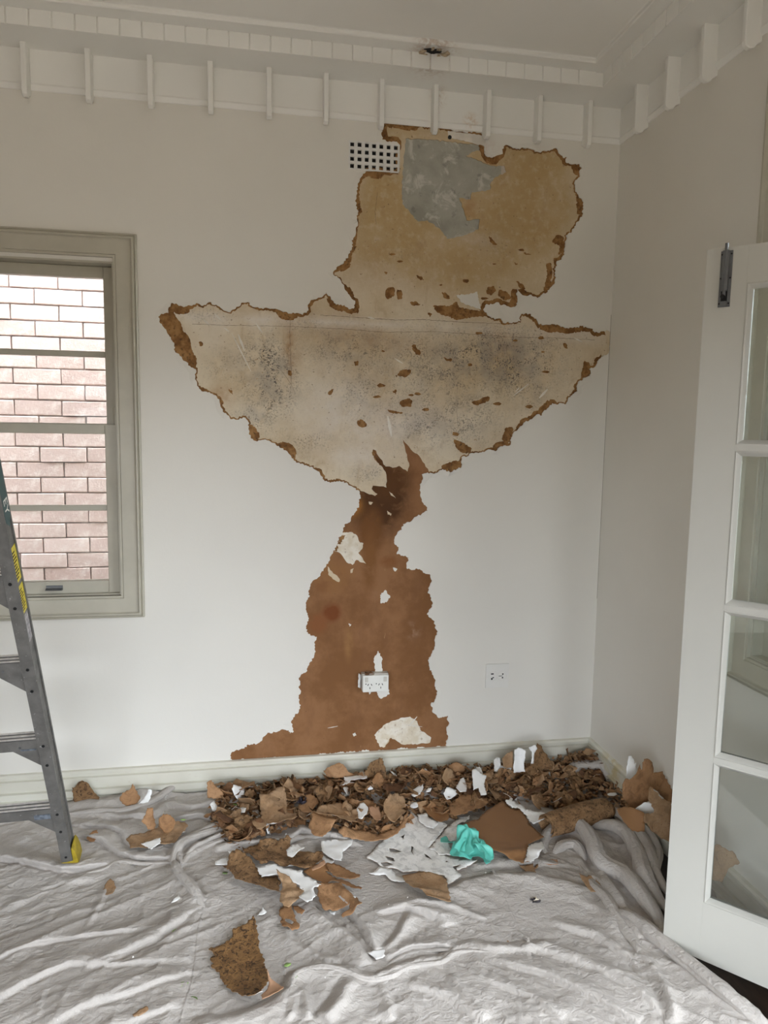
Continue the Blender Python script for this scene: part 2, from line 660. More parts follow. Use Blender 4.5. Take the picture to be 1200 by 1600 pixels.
def cloth_mat():
    m = NT('canvas_drop_cloth')
    c = m.mix(m.ramp(m.noise(1.6, 5, .6), .35, .68), (.51, .475, .445), (.435, .402, .372))
    c = m.mix(m.ramp(m.noise(260, 2, .5, sc3=(1, .35, 1)), .35, .65, 0, .25), c, (.40, .375, .35))
    c = m.mix(m.ramp(m.noise(9, 5, .65), .60, .78, 0, .35), c, (.38, .34, .30))
    c = m.mix(m.ramp(m.noise(46, 4, .7), .70, .74, 0, .8), c, (.76, .75, .73))
    c = m.mix(m.math('MULTIPLY', m.attr('grime'), m.ramp(m.noise(14, 5, .7, dist=1), .45, .62, 0, .8)), c, (.16, .14, .14))
    c = m.mix(m.math('MULTIPLY', m.attr('splash'), m.ramp(m.noise(60, 5, .7, dist=1), .48, .58)), c, (.80, .80, .78))
    n = m.bump(m.noise(620, 2, .5), .3, .0014)
    n = m.bump(m.noise(85, 5, .62, dist=.9, sc3=(1, .5, 1)), .6, .0050, n)
    n = m.bump(m.noise(34, 4, .55, dist=1.6, sc3=(.6, 1, 1)), .55, .011, n)
    return m.out(c, .9, n, 0, .12)


M_cloth = cloth_mat()


def floor_mat():
    m = NT('dark_stained_boards')
    c = m.mix(m.ramp(m.noise(6, 5, .6, sc3=(8, 1, 1)), .35, .65), (.018, .011, .008), (.035, .02, .014))
    return m.out(c, .35, m.bump(m.noise(20, 4, sc3=(8, 1, 1)), .15, .003))


M_floor = floor_mat()


def alu():
    m = NT('worn_aluminium')
    c = m.mix(m.ramp(m.noise(14, 5, .6), .35, .65), (.22, .215, .205), (.165, .16, .152))
    c = m.mix(m.ramp(m.noise(60, 5, .7), .62, .72, 0, .6), c, (.62, .61, .60))
    return m.out(c, m.ramp(m.noise(30, 4), .3, .7, .42, .62), m.bump(m.noise(120, 3, sc3=(1, 1, .1)), .1, .001), .55, .4)


M_alu = alu()
M_alu_b = simple('bright_aluminium', (.72, .69, .66), .35, metal=.6, var=.12, scale=60)
M_black = simple('matt_black', (.008, .008, .008), .8)
M_foot = simple('mustard_plastic', (.33, .245, .02), .5, var=.25, scale=30, bmp=.3)
M_yel = simple('yellow_sticker', (.68, .56, .05), .45, var=.12, scale=80)
M_grn = simple('dark_green_sticker', (.02, .07, .075), .4)
M_sil = simple('scratched_sticker', (.36, .34, .35), .5, var=.35, scale=90)
M_blu = simple('grey_blue_smear', (.13, .15, .18), .6, var=.4, scale=70)
M_bolt = simple('grey_steel', (.15, .155, .16), .45, metal=.5, var=.12, scale=30, bmp=.1)
M_plas = simple('white_plastic', (.76, .76, .72), .35, var=.02)
M_plas2 = simple('aged_white_plastic', (.56, .54, .49), .4, var=.04)
M_leaf = simple('green_leaf', (.30, .46, .14), .55, var=.3, scale=60, bmp=.4)
M_leaf2 = simple('dry_green_leaf', (.16, .24, .09), .6, var=.3, scale=60, bmp=.4)
M_glove = simple('turquoise_rubber', (.105, .47, .39), .38, var=.08, scale=20, bmp=.15, bscale=90, bdist=.001)
M_vent = simple('vent_paint', (.72, .72, .70), .5, var=.03)
M_foil = simple('crumpled_dark_foil', (.05, .045, .06), .3, metal=.3, var=.5, scale=40, bmp=.6)


def glass(ior=1.5):
    m = bpy.data.materials.new('window_glass')
    m.use_nodes = True
    t = m.node_tree
    t.nodes.clear()
    o = t.nodes.new('ShaderNodeOutputMaterial')
    mx = t.nodes.new('ShaderNodeMixShader')
    tr = t.nodes.new('ShaderNodeBsdfTransparent')
    tr.inputs[0].default_value = (.93, .95, .94, 1)
    gl = t.nodes.new('ShaderNodeBsdfGlossy')
    gl.inputs['Roughness'].default_value = .01
    fr = t.nodes.new('ShaderNodeFresnel')
    fr.inputs['IOR'].default_value = ior
    t.links.new(fr.outputs[0], mx.inputs[0])
    t.links.new(tr.outputs[0], mx.inputs[1])
    t.links.new(gl.outputs[0], mx.inputs[2])
    t.links.new(mx.outputs[0], o.inputs[0])
    return m


M_glass = glass()
M_glass_old = glass(1.22)
M_glass_old.name = 'old_window_glass'


def brick_mat():
    m = NT('pink_brick')
    oi = m.n('ShaderNodeObjectInfo')
    c = m.mix(oi.outputs['Random'], (.66, .50, .46), (.78, .62, .575))
    c = m.mix(m.ramp(m.noise(20, 5, .65), .45, .70, 0, .6), c, (.90, .80, .75))
    c = m.mix(m.ramp(m.noise(45, 5, .7), .62, .72, 0, .6), c, (.60, .47, .43))
    return m.out(c, .85, m.bump(m.noise(60, 6, .7), .7, .006), 0, .2)


M_brick = brick_mat()
M_mortar = simple('grey_mortar', (.34, .30, .29), .95, var=.15, scale=60, bmp=.5)
#--MARK-STRUCTURE--

# ================================================================== STRUCTURE
rng = random.Random(11)
ST = dict(kind='structure')

# floor, ceiling
MB().box(XL - .3, 3.6, YF - .3, D + .3, -.12, 0).build('floor', M_floor, **ST)
MB().box(XL - .3, XC + .3, YF - .3, D + .3, ZC, ZC + .15).build('ceiling', M_ceil, **ST)
# ground outside
MB().box(-14, 14, D + .3, 14, -.62, -.5).box(3.6, 14, -14, D + .3, -.62, -.5).box(-14, 3.6, -14, YF - .3, -.62, -.5).build('ground', simple('bare_ground', (.22, .18, .14), .95, var=.2, scale=2), **ST)

# ---- torn outline of the missing paint (traced on the wall plane)
OUT = [(597, 218), (596, 207), (599, 193), (610, 191), (640, 194), (672, 198), (705, 202), (735, 206), (756, 210), (759, 220), (757, 236), (760, 244),
 (770, 246), (784, 240), (787, 229), (800, 230), (808, 233), (820, 232), (832, 234), (852, 236), (870, 232), (875, 241), (886, 246), (884, 253),
 (904, 256), (909, 263), (906, 276), (898, 284), (899, 299), (910, 314), (910, 336), (900, 350), (892, 364), (884, 368), (882, 398), (870, 408),
 (866, 420), (866, 444), (856, 456), (840, 466), (820, 462), (808, 452), (806, 478), (796, 480), (777, 472), (760, 475), (755, 484), (762, 493),
 (783, 498), (788, 505), (800, 505), (813, 502), (816, 490), (827, 490), (838, 498), (847, 508), (873, 508), (900, 512), (917, 512), (937, 520),
 (947, 516), (956, 518), (955, 535), (953, 547), (947, 555), (935, 563), (930, 573), (921, 577), (923, 588), (913, 590), (903, 597), (902, 611),
 (892, 618), (883, 632), (863, 630), (855, 638), (847, 649), (838, 648), (827, 657), (810, 670), (802, 677), (798, 695), (787, 696), (773, 705),
 (763, 702), (743, 707), (723, 713), (721, 730), (707, 737), (692, 733), (677, 740), (659, 741), (656, 757), (659, 783), (668, 798), (659, 803),
 (640, 816), (630, 819), (628, 828), (621, 832), (617, 851), (623, 855), (620, 866), (631, 869), (639, 871), (635, 881), (636, 889), (650, 888),
 (671, 897), (674, 910), (669, 924), (676, 941), (667, 960), (680, 976), (684, 987), (680, 1005), (670, 1028), (674, 1050), (683, 1079), (681, 1089),
 (673, 1100), (675, 1111), (684, 1121), (699, 1118), (702, 1130), (698, 1143), (698, 1166), (640, 1170), (560, 1175), (480, 1181), (420, 1186), (361, 1189), (361, 1177), (375, 1171), (395, 1163),
 (410, 1155), (418, 1145), (430, 1144), (451, 1141), (453, 1146), (459, 1143), (456, 1125), (467, 1111), (470, 1102), (467, 1096), (470, 1082),
 (467, 1059), (480, 1048), (490, 1028), (492, 1016), (495, 995), (485, 993), (478, 983), (482, 970), (478, 947), (484, 918), (499, 901), (513, 878),
 (525, 855), (536, 826), (556, 799), (561, 790), (562, 769), (553, 762), (537, 752), (512, 753), (500, 740), (480, 728), (463, 723), (450, 707),
 (433, 697), (427, 692), (407, 688), (392, 685), (387, 657), (380, 652), (360, 655), (348, 643), (343, 627), (332, 615), (317, 612), (308, 600),
 (306, 577), (297, 572), (273, 548), (267, 530), (257, 513), (247, 495), (252, 490), (263, 489), (268, 473), (275, 474), (287, 480), (302, 476), (317, 478),
 (327, 472), (340, 478), (360, 488), (377, 473), (387, 472), (400, 480), (433, 483), (453, 490), (473, 492), (482, 485), (485, 470), (497, 465), (510, 456),
 (517, 465), (530, 477), (553, 482), (555, 470), (543, 457), (533, 440), (521, 430), (528, 416), (544, 400), (556, 360), (558, 340), (556, 312),
 (557, 298), (562, 280), (574, 264), (588, 266), (604, 267), (620, 268), (621, 246), (622, 224), (606, 222)]
W2D = lambda pts: [(atY(x, y)[0], atY(x, y)[2]) for x, y in pts]
OUTW = W2D(OUT)
# keep the bottom run straight along the skirting, jag the rest
TORN = jag(jag(OUTW, .024, .0085, rng), .0068, .0045, rng)
TORN = [(max(-9, x), max(.150, z)) for x, z in TORN]
# vent opening
VT = (atY(545, 219)[0], atY(623, 270)[0], atY(623, 270)[2] - .001, atY(545, 219)[2])
RECT = lambda x0, x1, z0, z1: [(x0, z0), (x1, z0), (x1, z1), (x0, z1)]


def offset_pts(loop, d):
    """points beside the loop, outside it"""
    out = []
    n = len(loop)
    for i in range(0, n, 3):
        a, b = loop[i - 1], loop[(i + 1) % n]
        L = math.hypot(b[0] - a[0], b[1] - a[1]) + 1e-9
        nx, ny = (b[1] - a[1]) / L, -(b[0] - a[0]) / L
        p = (loop[i][0] + nx * d, loop[i][1] + ny * d)
        q = (loop[i][0] - nx * d, loop[i][1] - ny * d)
        out += [p, q]
    return out


T_ = np.array(TORN)
offs = np.array(offset_pts(TORN, .022))
dmin = np.sqrt(((offs[:, None] - T_[None]) ** 2).sum(2)).min(1)
offs = offs[(dmin > .018) & ~inside(offs[:, 0], offs[:, 1], TORN)]
offs = offs[(offs[:, 1] > .16) & (offs[:, 0] < XC - .01) & (offs[:, 1] < 3.06)]
kv = (offs[:, 0] > VT[0] - .01) & (offs[:, 0] < VT[1] + .01) & (offs[:, 1] > VT[2] - .01) & (offs[:, 1] < VT[3] + .01)
offs = offs[~kv]
rimset = {(round(x, 5), round(z, 5)) for x, z in TORN}


def lift(V):
    o = np.zeros(len(V))
    for i, (x, z) in enumerate(V):
        if (round(x, 5), round(z, 5)) in rimset and z > .19 and x < XC - .02:
            o[i] = -.0035 * float(vnoise(np.array([x * 16]), np.array([z * 16]), 3)[0]) ** 1.5 * (1.5 if z > 1.3 else .8)
    return o


# the painted surface itself: a 2.5 mm skin with the real hole torn in it
vent_clip = RECT(VT[0], VT[1], VT[2], VT[3])
# torn outline runs along the vent's right edge and below it; leave the vent cut only left of it
TORNC = [((x, z) if not (VT[0] - .004 < x < VT[1] + .003 and VT[2] - .006 < z < VT[3] + .004) else (VT[1] + .0035, z)) if z > VT[2] + .004 else ((x, min(z, VT[2] - .0035)) if (VT[0] < x < VT[1] + .01 and z > VT[2] - .02) else (x, z)) for x, z in TORN]
rimset |= {(round(x, 5), round(z, 5)) for x, z in TORNC}
wall = slab('wall_back', RECT(XL, XC, 0, ZC), [RECT(*W1), TORNC, vent_clip], back, D, D + .0026, M_wall, extra=offs, lift=lift, **ST)

# masonry behind, with the openings
b = MB()
Y0, Y1 = D + .0105, D + .26
b.box(XL - .3, W1[0], Y0, Y1, 0, ZC)
b.box(W1[0], W1[1], Y0, Y1, 0, W1[2])
b.box(W1[0], W1[1], Y0, Y1, W1[3], ZC)
b.box(W1[1], VT[0], Y0, Y1, 0, ZC)
b.box(VT[0], VT[1], Y0, Y1, 0, VT[2])
b.box(VT[0], VT[1], Y0, Y1, VT[3], ZC)
b.box(VT[1], XC + .3, Y0, Y1, 0, ZC)
b.box(VT[0], VT[1], D + .14, Y1, VT[2], VT[3])
b.build('masonry', M_core, wall)

# old plaster behind the paint, with shape attributes for its stains
CEM = W2D([(634, 216), (660, 217), (696, 220), (752, 226), (757, 232), (742, 236), (729, 243), (752, 251), (768, 258), (789, 258), (792, 268), (775, 276), (768, 284), (766, 296), (750, 299),
           (738, 300), (736, 311), (718, 309), (726, 330), (730, 344), (750, 342), (748, 358), (722, 369), (699, 373), (688, 357), (668, 344), (654, 346), (640, 330), (629, 318), (629, 280), (632, 240)])
CEMJ = jag(CEM, .012, .0035, rng)
gx, gz = np.meshgrid(np.arange(-.47, XC, .035), np.arange(.16, 3.05, .035))
gx = gx.ravel() + (gz.ravel() * 7 % .01)
gz = gz.ravel()
kk = (gx > -.46) & (gx < XC - .01) & (gz < 3.05)
gx, gz = gx[kk], gz[kk]
kk = ~inside(gx, gz, CEMJ)
vb = (gx > VT[0] - .02) & (gx < VT[1] + .012) & (gz > VT[2] - .012) & (gz < VT[3] + .02)
kk &= ~vb


def gsum(lst):
    def f(x, z):
        v = np.zeros_like(x)
        for (px, py, rx, rz, k) in lst:
            c = atY(px, py)
            v = v + k * np.exp(-(((x - c[0]) / rx) ** 2 + ((z - c[2]) / rz) ** 2))
        return np.clip(v, 0, 1)
    return f


mould = gsum([(790, 555, .13, .07, 1.2), (760, 570, .30, .13, .6), (820, 560, .14, .12, .5), (700, 600, .25, .2, .3), (735, 660, .12, .10, .55), (660, 670, .10, .08, .45),
              (425, 580, .09, .12, .9), (405, 560, .07, .08, .7), (430, 610, .10, .08, .8), (540, 545, .14, .07, .75), (480, 510, .12, .03, .35), (350, 570, .09, .06, .45),
              (400, 650, .10, .05, .7), (560, 610, .10, .10, .45), (480, 690, .14, .05, .5), (580, 740, .08, .03, .7), (320, 490, .10, .02, .5), (830, 620, .07, .06, .5), (640, 640, .25, .20, .2),
              (770, 380, .10, .05, .2), (640, 400, .2, .1, .12), (700, 545, .5, .12, .25)])
tanf = gsum([(740, 330, .35, .30, 1.0), (600, 380, .25, .22, .75), (820, 330, .2, .25, .8), (690, 430, .3, .08, .6), (600, 300, .08, .15, .9), (870, 290, .12, .2, .7), (780, 600, .2, .1, .25),
             (610, 205, .15, .03, .5), (840, 240, .2, .06, .7), (780, 565, .14, .09, .7)])
palef = gsum([(380, 500, .35, .028, 1.2), (560, 505, .35, .022, .7), (740, 515, .35, .02, .7), (900, 525, .2, .03, .8), (330, 530, .1, .05, .5), (600, 660, .35, .12, .7), (520, 620, .15, .15, .5), (560, 715, .15, .05, .6),
              (600, 440, .3, .08, .35), (740, 375, .1, .04, .4)])
rust = gsum([(453, 545, .012, .12, .9), (560, 525, .16, .03, .4), (730, 325, .05, .05, .6), (620, 540, .25, .03, .35), (785, 540, .08, .06, .5), (345, 618, .05, .04, .7), (460, 560, .03, .05, .4), (605, 650, .03, .12, .25)])
plaster = slab('old_plaster', RECT(VT[0] - .9, XC - .0005, .151, 3.056), [CEMJ, RECT(VT[0], VT[1], VT[2], VT[3])], back, D + .0042, D + .0102, M_plaster, wall,
               extra=np.stack([gx[kk], gz[kk]], 1), attr=dict(mould=mould, tan=tanf, pale=palef, rust=rust), label='buff old plaster speckled with mould')
slab('cement_patch', RECT(VT[1] + .004, 1.12, 2.28, 3.03), [], back, D + .0088, D + .0103, M_cement, wall, label='grey cement patch in the bare plaster')

# brown backing left in the lower column
COLUMN = [(570, 700), (582, 702), (590, 722), (600, 733), (604, 745), (604, 763), (583, 758), (586, 775), (600, 782), (632, 735), (636, 728), (632, 700), (630, 687), (641, 702), (655, 712), (664, 725), (672, 739), (700, 739), (700, 1190), (340, 1194),
          (340, 1165), (440, 1120), (440, 1060), (460, 1000), (460, 880), (500, 860), (540, 795), (553, 790), (553, 766), (575, 772), (588, 775), (583, 765), (590, 760), (604, 763), (603, 744), (598, 733), (588, 726)]
COLUMN = [(560, 766), (586, 775), (590, 772), (581, 764), (583, 759), (594, 760), (604, 762), (604, 742), (600, 734), (590, 722), (582, 702), (594, 716), (603, 729), (614, 731), (624, 728), (630, 733), (637, 737), (640, 728), (634, 706), (630, 687),
          (642, 702), (655, 712), (664, 725), (672, 741), (705, 741), (705, 1192), (340, 1196), (340, 1165), (440, 1120), (440, 1060), (460, 1000), (460, 880), (500, 860), (540, 795), (553, 790), (553, 764)]
NICK = [[(551, 832), (558, 837), (563, 848), (568, 849), (566, 858), (560, 864), (572, 881), (565, 879), (557, 875), (551, 883), (542, 879), (536, 870), (531, 864), (523, 862), (529, 846), (536, 831)],
        [(585, 1149), (602, 1132), (626, 1122), (641, 1120), (652, 1127), (657, 1141), (674, 1153), (672, 1161), (655, 1163), (630, 1164), (611, 1153), (602, 1168), (594, 1168)],
        [(512, 885), (519, 893), (531, 905), (530, 910), (520, 905), (513, 898)], [(548, 890), (553, 888), (551, 895), (548, 896)],
        [(605, 798), (612, 803), (611, 806), (606, 804)], [(608, 768), (617, 776), (619, 779), (611, 774)], [(576, 784), (583, 785), (580, 789), (577, 788)]]
cj = jag(W2D(COLUMN), .014, .0035, rng)
cj = [(x, max(z, .152)) for x, z in cj]
nick = [jag(W2D(n_), .010, .003, rng) for n_ in NICK]
nick[1] = [(x, max(z, .156)) for x, z in nick[1]]
slab('brown_backing', cj, nick, back, D + .0030, D + .0042, M_paper, wall, label='rust-stained brown backing paper')
for n_ in NICK[:2]:
    q = [(x, max(z, .153)) for x, z in W2D([(a, b_) for a, b_ in n_])]
    cx = sum(p[0] for p in q) / len(q)
    cz = sum(p[1] for p in q) / len(q)
    slab('cream_remnant', [(cx + (x - cx) * 1.08, max(.1525, cz + (z - cz) * 1.08)) for x, z in q], [], back, D + .0036, D + .0042, M_remn, wall, label='cream plaster showing through the brown')

# brown rim around the torn edge: an irregular ring
def ring_width(i, x, z):
    w = .0035 + .034 * max(0, float(vnoise(np.array([x * 13 + 40]), np.array([z * 13]), 9)[0]) - .34) ** 1.2 * 1.5
    return w


n = len(TORN)
Vr, Fr = [], []
for i in range(n):
    a, c = TORN[i - 1], TORN[(i + 1) % n]
    L = math.hypot(c[0] - a[0], c[1] - a[1]) + 1e-9
    nx, ny = -(c[1] - a[1]) / L, (c[0] - a[0]) / L
    x, z = TORN[i]
    # make sure the normal points into the bare patch
    if not inside(np.array([x + nx * .004]), np.array([z + ny * .004]), TORN)[0]:
        nx, ny = -nx, -ny
    w = ring_width(i, x, z) + rng.uniform(0, .0055)
    Vr += [(x - nx * .006, D + .00352 + (i % 7) * .00002, z - ny * .006), (x + nx * w, D + .00352 + (i % 5) * .00003, z + ny * w), (x + nx * w, D + .0044, z + ny * w)]
for i in range(n):
    j = (i + 1) % n
    if TORN[i][1] < 1.13 and TORN[i][0] > .2:
        continue
    if TORN[i][1] < .9 or TORN[i][0] > XC - .03:
        continue
    Fr += [(3 * i, 3 * j, 3 * j + 1, 3 * i + 1), (3 * i + 1, 3 * j + 1, 3 * j + 2, 3 * i + 2)]
ob('torn_rim', mesh('torn_rim', Vr, Fr, [M_edge]), wall, label='ragged brown rim of the torn paint')

# bigger brown scraps on the plaster
SCR = [[(246, 493), (262, 487), (270, 486), (277, 498), (283, 505), (286, 518), (294, 524), (298, 535), (300, 548), (307, 560), (306, 577), (296, 572), (270, 548), (262, 530)],
       [(676, 477), (690, 477), (713, 479), (735, 483), (753, 486), (762, 494), (740, 495), (714, 500), (700, 494), (690, 492), (683, 488)],
       [(913, 563), (921, 566), (924, 575), (916, 590), (907, 597), (909, 583)], [(790, 668), (802, 667), (800, 690), (790, 694), (784, 686), (788, 676)],
       [(709, 686), (720, 690), (738, 700), (735, 708), (723, 708), (712, 699)], [(690, 727), (712, 719), (722, 722), (718, 733), (700, 735), (692, 733)],
       [(388, 660), (400, 668), (406, 680), (403, 688), (392, 685)], [(332, 612), (345, 620), (350, 630), (345, 634), (337, 624)],
       [(603, 452), (612, 448), (617, 450), (617, 462), (606, 468), (602, 462)], [(620, 452), (628, 453), (629, 467), (621, 468)],
       [(620, 590), (625, 579), (632, 577), (643, 578), (642, 583), (634, 590), (625, 588), (618, 586)], [(643, 540), (650, 538), (652, 545), (658, 550), (656, 555), (650, 554), (646, 548)],
       [(692, 558), (700, 561), (707, 560), (705, 565), (698, 564)], [(624, 628), (632, 624), (640, 622), (645, 626), (643, 636), (636, 635), (628, 636)],
       [(736, 628), (746, 626), (757, 620), (766, 620), (764, 627), (752, 631), (745, 634)], [(605, 640), (612, 641), (630, 644), (628, 647), (610, 645)],
       [(540, 470), (554, 470), (562, 476), (560, 490), (554, 488), (545, 482)], [(558, 657), (566, 655), (574, 663), (570, 668), (560, 666)],
       [(583, 702), (588, 704), (590, 716), (598, 724), (594, 728), (586, 718), (581, 708)], [(764, 368), (770, 374), (778, 382), (774, 383), (766, 378)],
       [(818, 394), (826, 396), (832, 397), (822, 398)], [(762, 448), (772, 446), (776, 454), (768, 462), (760, 458)], [(780, 452), (792, 455), (800, 466), (790, 470), (778, 462)],
       [(690, 455), (700, 460), (704, 467), (694, 466)], [(640, 472), (650, 470), (658, 476), (646, 478)], [(650, 429), (660, 432), (663, 438), (655, 436)],
       [(853, 412), (862, 410), (864, 430), (858, 445), (850, 452), (856, 430)], [(870, 366), (882, 370), (880, 395), (872, 398), (876, 384), (862, 378)],
       [(895, 250), (908, 256), (906, 274), (898, 272), (893, 262)], [(740, 205), (757, 211), (757, 222), (748, 226), (742, 216)],
       [(310, 534), (316, 534), (317, 540), (312, 541)], [(357, 607), (363, 610), (364, 617), (359, 613)], [(613, 611), (620, 608), (619, 617)], [(880, 536), (886, 537), (888, 545), (882, 543)],
       [(450, 578), (456, 580), (455, 588), (450, 586)], [(512, 613), (522, 607), (520, 613), (515, 618)], [(804, 409), (810, 412), (806, 414)], [(600, 424), (606, 425), (604, 429)],
       [(553, 565), (560, 563), (560, 571), (555, 572)], [(668, 488), (676, 490), (672, 496)], [(806, 438), (818, 444), (822, 452), (812, 450)], [(700, 480), (714, 470), (718, 480), (706, 486)]]
def chaikin(P):
    o = []
    for i in range(len(P)):
        a, b_ = P[i], P[(i + 1) % len(P)]
        o += [(a[0] * .86 + b_[0] * .14, a[1] * .86 + b_[1] * .14), (a[0] * .14 + b_[0] * .86, a[1] * .14 + b_[1] * .86)]
    return o


for s in SCR:
    scr_i = rng.uniform(0, .0004)
    slab('brown_scrap', jag(chaikin(W2D(s)), .0065, .0032, rng), [], back, D + .0028 + scr_i, D + .00415, M_edge, wall)
for k in range(26):   # small ones too many to trace
    px, py = rng.uniform(560, 860), rng.uniform(520, 680)
    if k > 16:
        px, py = rng.uniform(570, 860), rng.uniform(380, 470)
    r = rng.uniform(2, 5)
    s = [(px + r * math.cos(a) * rng.uniform(.5, 1.3) * 1.5, py + r * math.sin(a) * rng.uniform(.4, .9)) for a in np.arange(0, 6.2, 1.05)]
    slab('brown_scrap', W2D(s), [], back, D + .0033 + k * .00001, D + .00415, M_edge, wall)
# pale upper strip scrap under the cornice, white paint islands, white scratches
slab('pale_skim', jag(W2D([(700, 204), (762, 212), (784, 228), (786, 240), (770, 245), (757, 240), (757, 228), (735, 222), (700, 214)]), .01, .002, rng), [], back, D + .0024, D + .004, M_band, wall)
M_crk = simple('dark_crack_line', (.13, .095, .065), .9)  # thin dark brown lines drawn as cracks
for ln, wd in (([(300, 506), (350, 508), (420, 509), (480, 511), (540, 514), (600, 519), (680, 518), (740, 522), (800, 527), (870, 528), (930, 531)], .0016),
               ([(500, 492), (560, 496), (620, 500), (660, 499), (720, 503), (790, 506)], .0020), ([(453, 492), (453, 530), (455, 575), (455, 600)], .0018),
               ([(430, 570), (442, 582), (455, 600), (460, 612)], .0018), ([(590, 300), (586, 330), (588, 350)], .0014), ([(715, 600), (714, 640), (716, 670)], .0010), ([(792, 535), (793, 570), (791, 600)], .0012)):
    q = jag(W2D(ln), .010, .0011, rng, closed=False)
    slab('crack', [(x, z + wd * rng.uniform(.15, .6)) for x, z in q] + [(x, z - wd * rng.uniform(.1, .6)) for x, z in q[::-1]] if abs(ln[0][0] - ln[-1][0]) > 40 else [(x + wd * rng.uniform(.15, .6), z) for x, z in q] + [(x - wd * rng.uniform(.1, .6), z) for x, z in q[::-1]], [], back, D + .0039, D + .0043, M_crk, wall)
ISL = [[(713, 461), (728, 460), (746, 456), (749, 472), (752, 484), (735, 478), (722, 473)], [(594, 930), (602, 922), (610, 932), (604, 941), (595, 943)], [(614, 887), (621, 889), (617, 893)],
       [(591, 1017), (597, 1028), (597, 1049), (599, 1052), (587, 1052), (584, 1030)], [(589, 1076), (607, 1075), (609, 1084), (601, 1089), (595, 1092), (590, 1086)], [(575, 1076), (583, 1077), (577, 1085)],
       [(551, 1147), (555, 1145), (557, 1149), (553, 1151)], [(545, 974), (549, 976), (546, 979)]]
for s in ISL:
    slab('paint_island', jag(W2D(s), .006, .0028, rng), [], back, D + .0002, D + .0035, M_wall, wall)
for (x0, y0, x1, y1, w) in ((803, 618, 826, 600, 2.2), (843, 622, 856, 608, 4), (617, 560, 630, 568, 2.5), (362, 520, 392, 580, 2.2), (372, 522, 382, 548, 4), (318, 500, 326, 506, 3), (335, 490, 345, 500, 3), (350, 512, 358, 518, 2.5), (400, 505, 410, 520, 3),
                            (640, 1134, 652, 1120, 2), (634, 1133, 660, 1136, 1.2), (512, 1138, 528, 1135, 1.2), (575, 495, 585, 498, 3), (898, 528, 910, 534, 2.5), (812, 605, 806, 612, 2), (606, 650, 612, 682, 5)):
    L = math.hypot(x1 - x0, y1 - y0)
    nx, ny = -(y1 - y0) / L * w / 2, (x1 - x0) / L * w / 2
    slab('paint_scrape', W2D([(x0 + nx * .3, y0 + ny * .3), ((x0 + x1) / 2 + nx, (y0 + y1) / 2 + ny), (x1 + nx * .4, y1 + ny * .4), (x1 - nx * .4, y1 - ny * .4), ((x0 + x1) / 2 - nx, (y0 + y1) / 2 - ny), (x0 - nx * .3, y0 - ny * .3)]), [], back, D + .0026, D + .0036, M_band, wall)
# two small black holes near the cornice
for x, y in ((678, 200), (703, 214)):
    p = atY(x, y)
    MB().cyl((p[0], D + .0018, p[2]), (0, 1, 0), .009, .003, 9).build('screw_hole', M_black, wall, label='small dark hole in the plaster')
# crack down the corner
MB().box(XC - .0022, XC - .0008, D - .0006, D + .0004, .9, 2.28).build('corner_crack', simple('corner_crack_brown', (.22, .18, .14), .9), wall)  # thin dark brown strip drawn as the crack

# ---- other walls
wr = MB()
YB = [YF, DR[0], DR[1], W2[0], W2[1], D + .0105]
wr.box(XC, XC + .26, YF, DR[0], 0, ZC)
wr.box(XC, XC + .26, DR[0], DR[1], DR[3], ZC)
wr.box(XC, XC + .26, DR[1], W2[0], 0, ZC)
wr.box(XC, XC + .26, W2[0], W2[1], 0, W2[2])
wr.box(XC, XC + .26, W2[0], W2[1], W2[3], ZC)
wr.box(XC, XC + .26, W2[1], D + .0105, 0, ZC)
wr.build('wall_right', M_wall_r, **ST)
MB().box(XL - .3, XL, YF - .3, D + .0105, 0, ZC).build('wall_left', M_far, **ST)
wf = MB()
wf.box(XL, FW_[0], YF - .26, YF, 0, ZC).box(FW_[1], FD[0], YF - .26, YF, 0, ZC).box(FD[1], XC + .26, YF - .26, YF, 0, ZC).box(FD[0], FD[1], YF - .26, YF, FD[3], ZC)
wf.box(FW_[0], FW_[1], YF - .26, YF, 0, FW_[2]).box(FW_[0], FW_[1], YF - .26, YF, FW_[3], ZC)
wf.build('wall_front', M_far, **ST)

# ---- cornice: swept profile (d = distance out from wall, z)
PROF = [(0, 3.050), (.004, 3.052), (.013, 3.070), (.011, 3.0715), (.008, 3.078), (.008, 3.2044), (.1885, 3.2044), (.1865, 3.262), (.2600, 3.262), (.2640, 3.266), (.2640, 3.2775), (.272, ZC + .002), (0, ZC + .002)]


def sweep(name, prof, p0, p1, mitre0, mitre1, dirn, mat, **k):
    V = []
    for end, mt in ((p0, mitre0), (p1, mitre1)):
        for d, z in prof:
            V.append(dirn(end, d, z, mt))
    n = len(prof)
    Fc = [(i, (i + 1) % n, n + (i + 1) % n, n + i) for i in range(n)] + [tuple(range(n)), tuple(range(n, 2 * n))[::-1]]
    me = mesh(name, V, Fc, [mat])
    bm = bmesh.new()
    bm.from_mesh(me)
    bmesh.ops.recalc_face_normals(bm, faces=bm.faces)
    bm.to_mesh(me)
    bm.free()
    return ob(name, me, **k)


dback = lambda e, d, z, mt: (e - d * mt, D - d, z)
dside = lambda e, d, z, mt: (XC - d, e - d * mt, z)
dleft = lambda e, d, z, mt: (XL + d, e - d * mt, z)
dfrnt = lambda e, d, z, mt: (e - d * mt, YF + d, z)
c1 = sweep('trim_1', PROF, XL, XC, -1, 1, dback, M_corn, label='stepped plaster cornice along the back wall', **ST)
c2 = sweep('trim_2', PROF, YF, D, -1, 1, dside, M_corn, label='stepped plaster cornice along the right wall', **ST)
sweep('trim_3', PROF, YF, D, -1, 1, dleft, M_corn, **ST)
sweep('trim_4', PROF, XL, XC, -1, 1, dfrnt, M_corn, **ST)
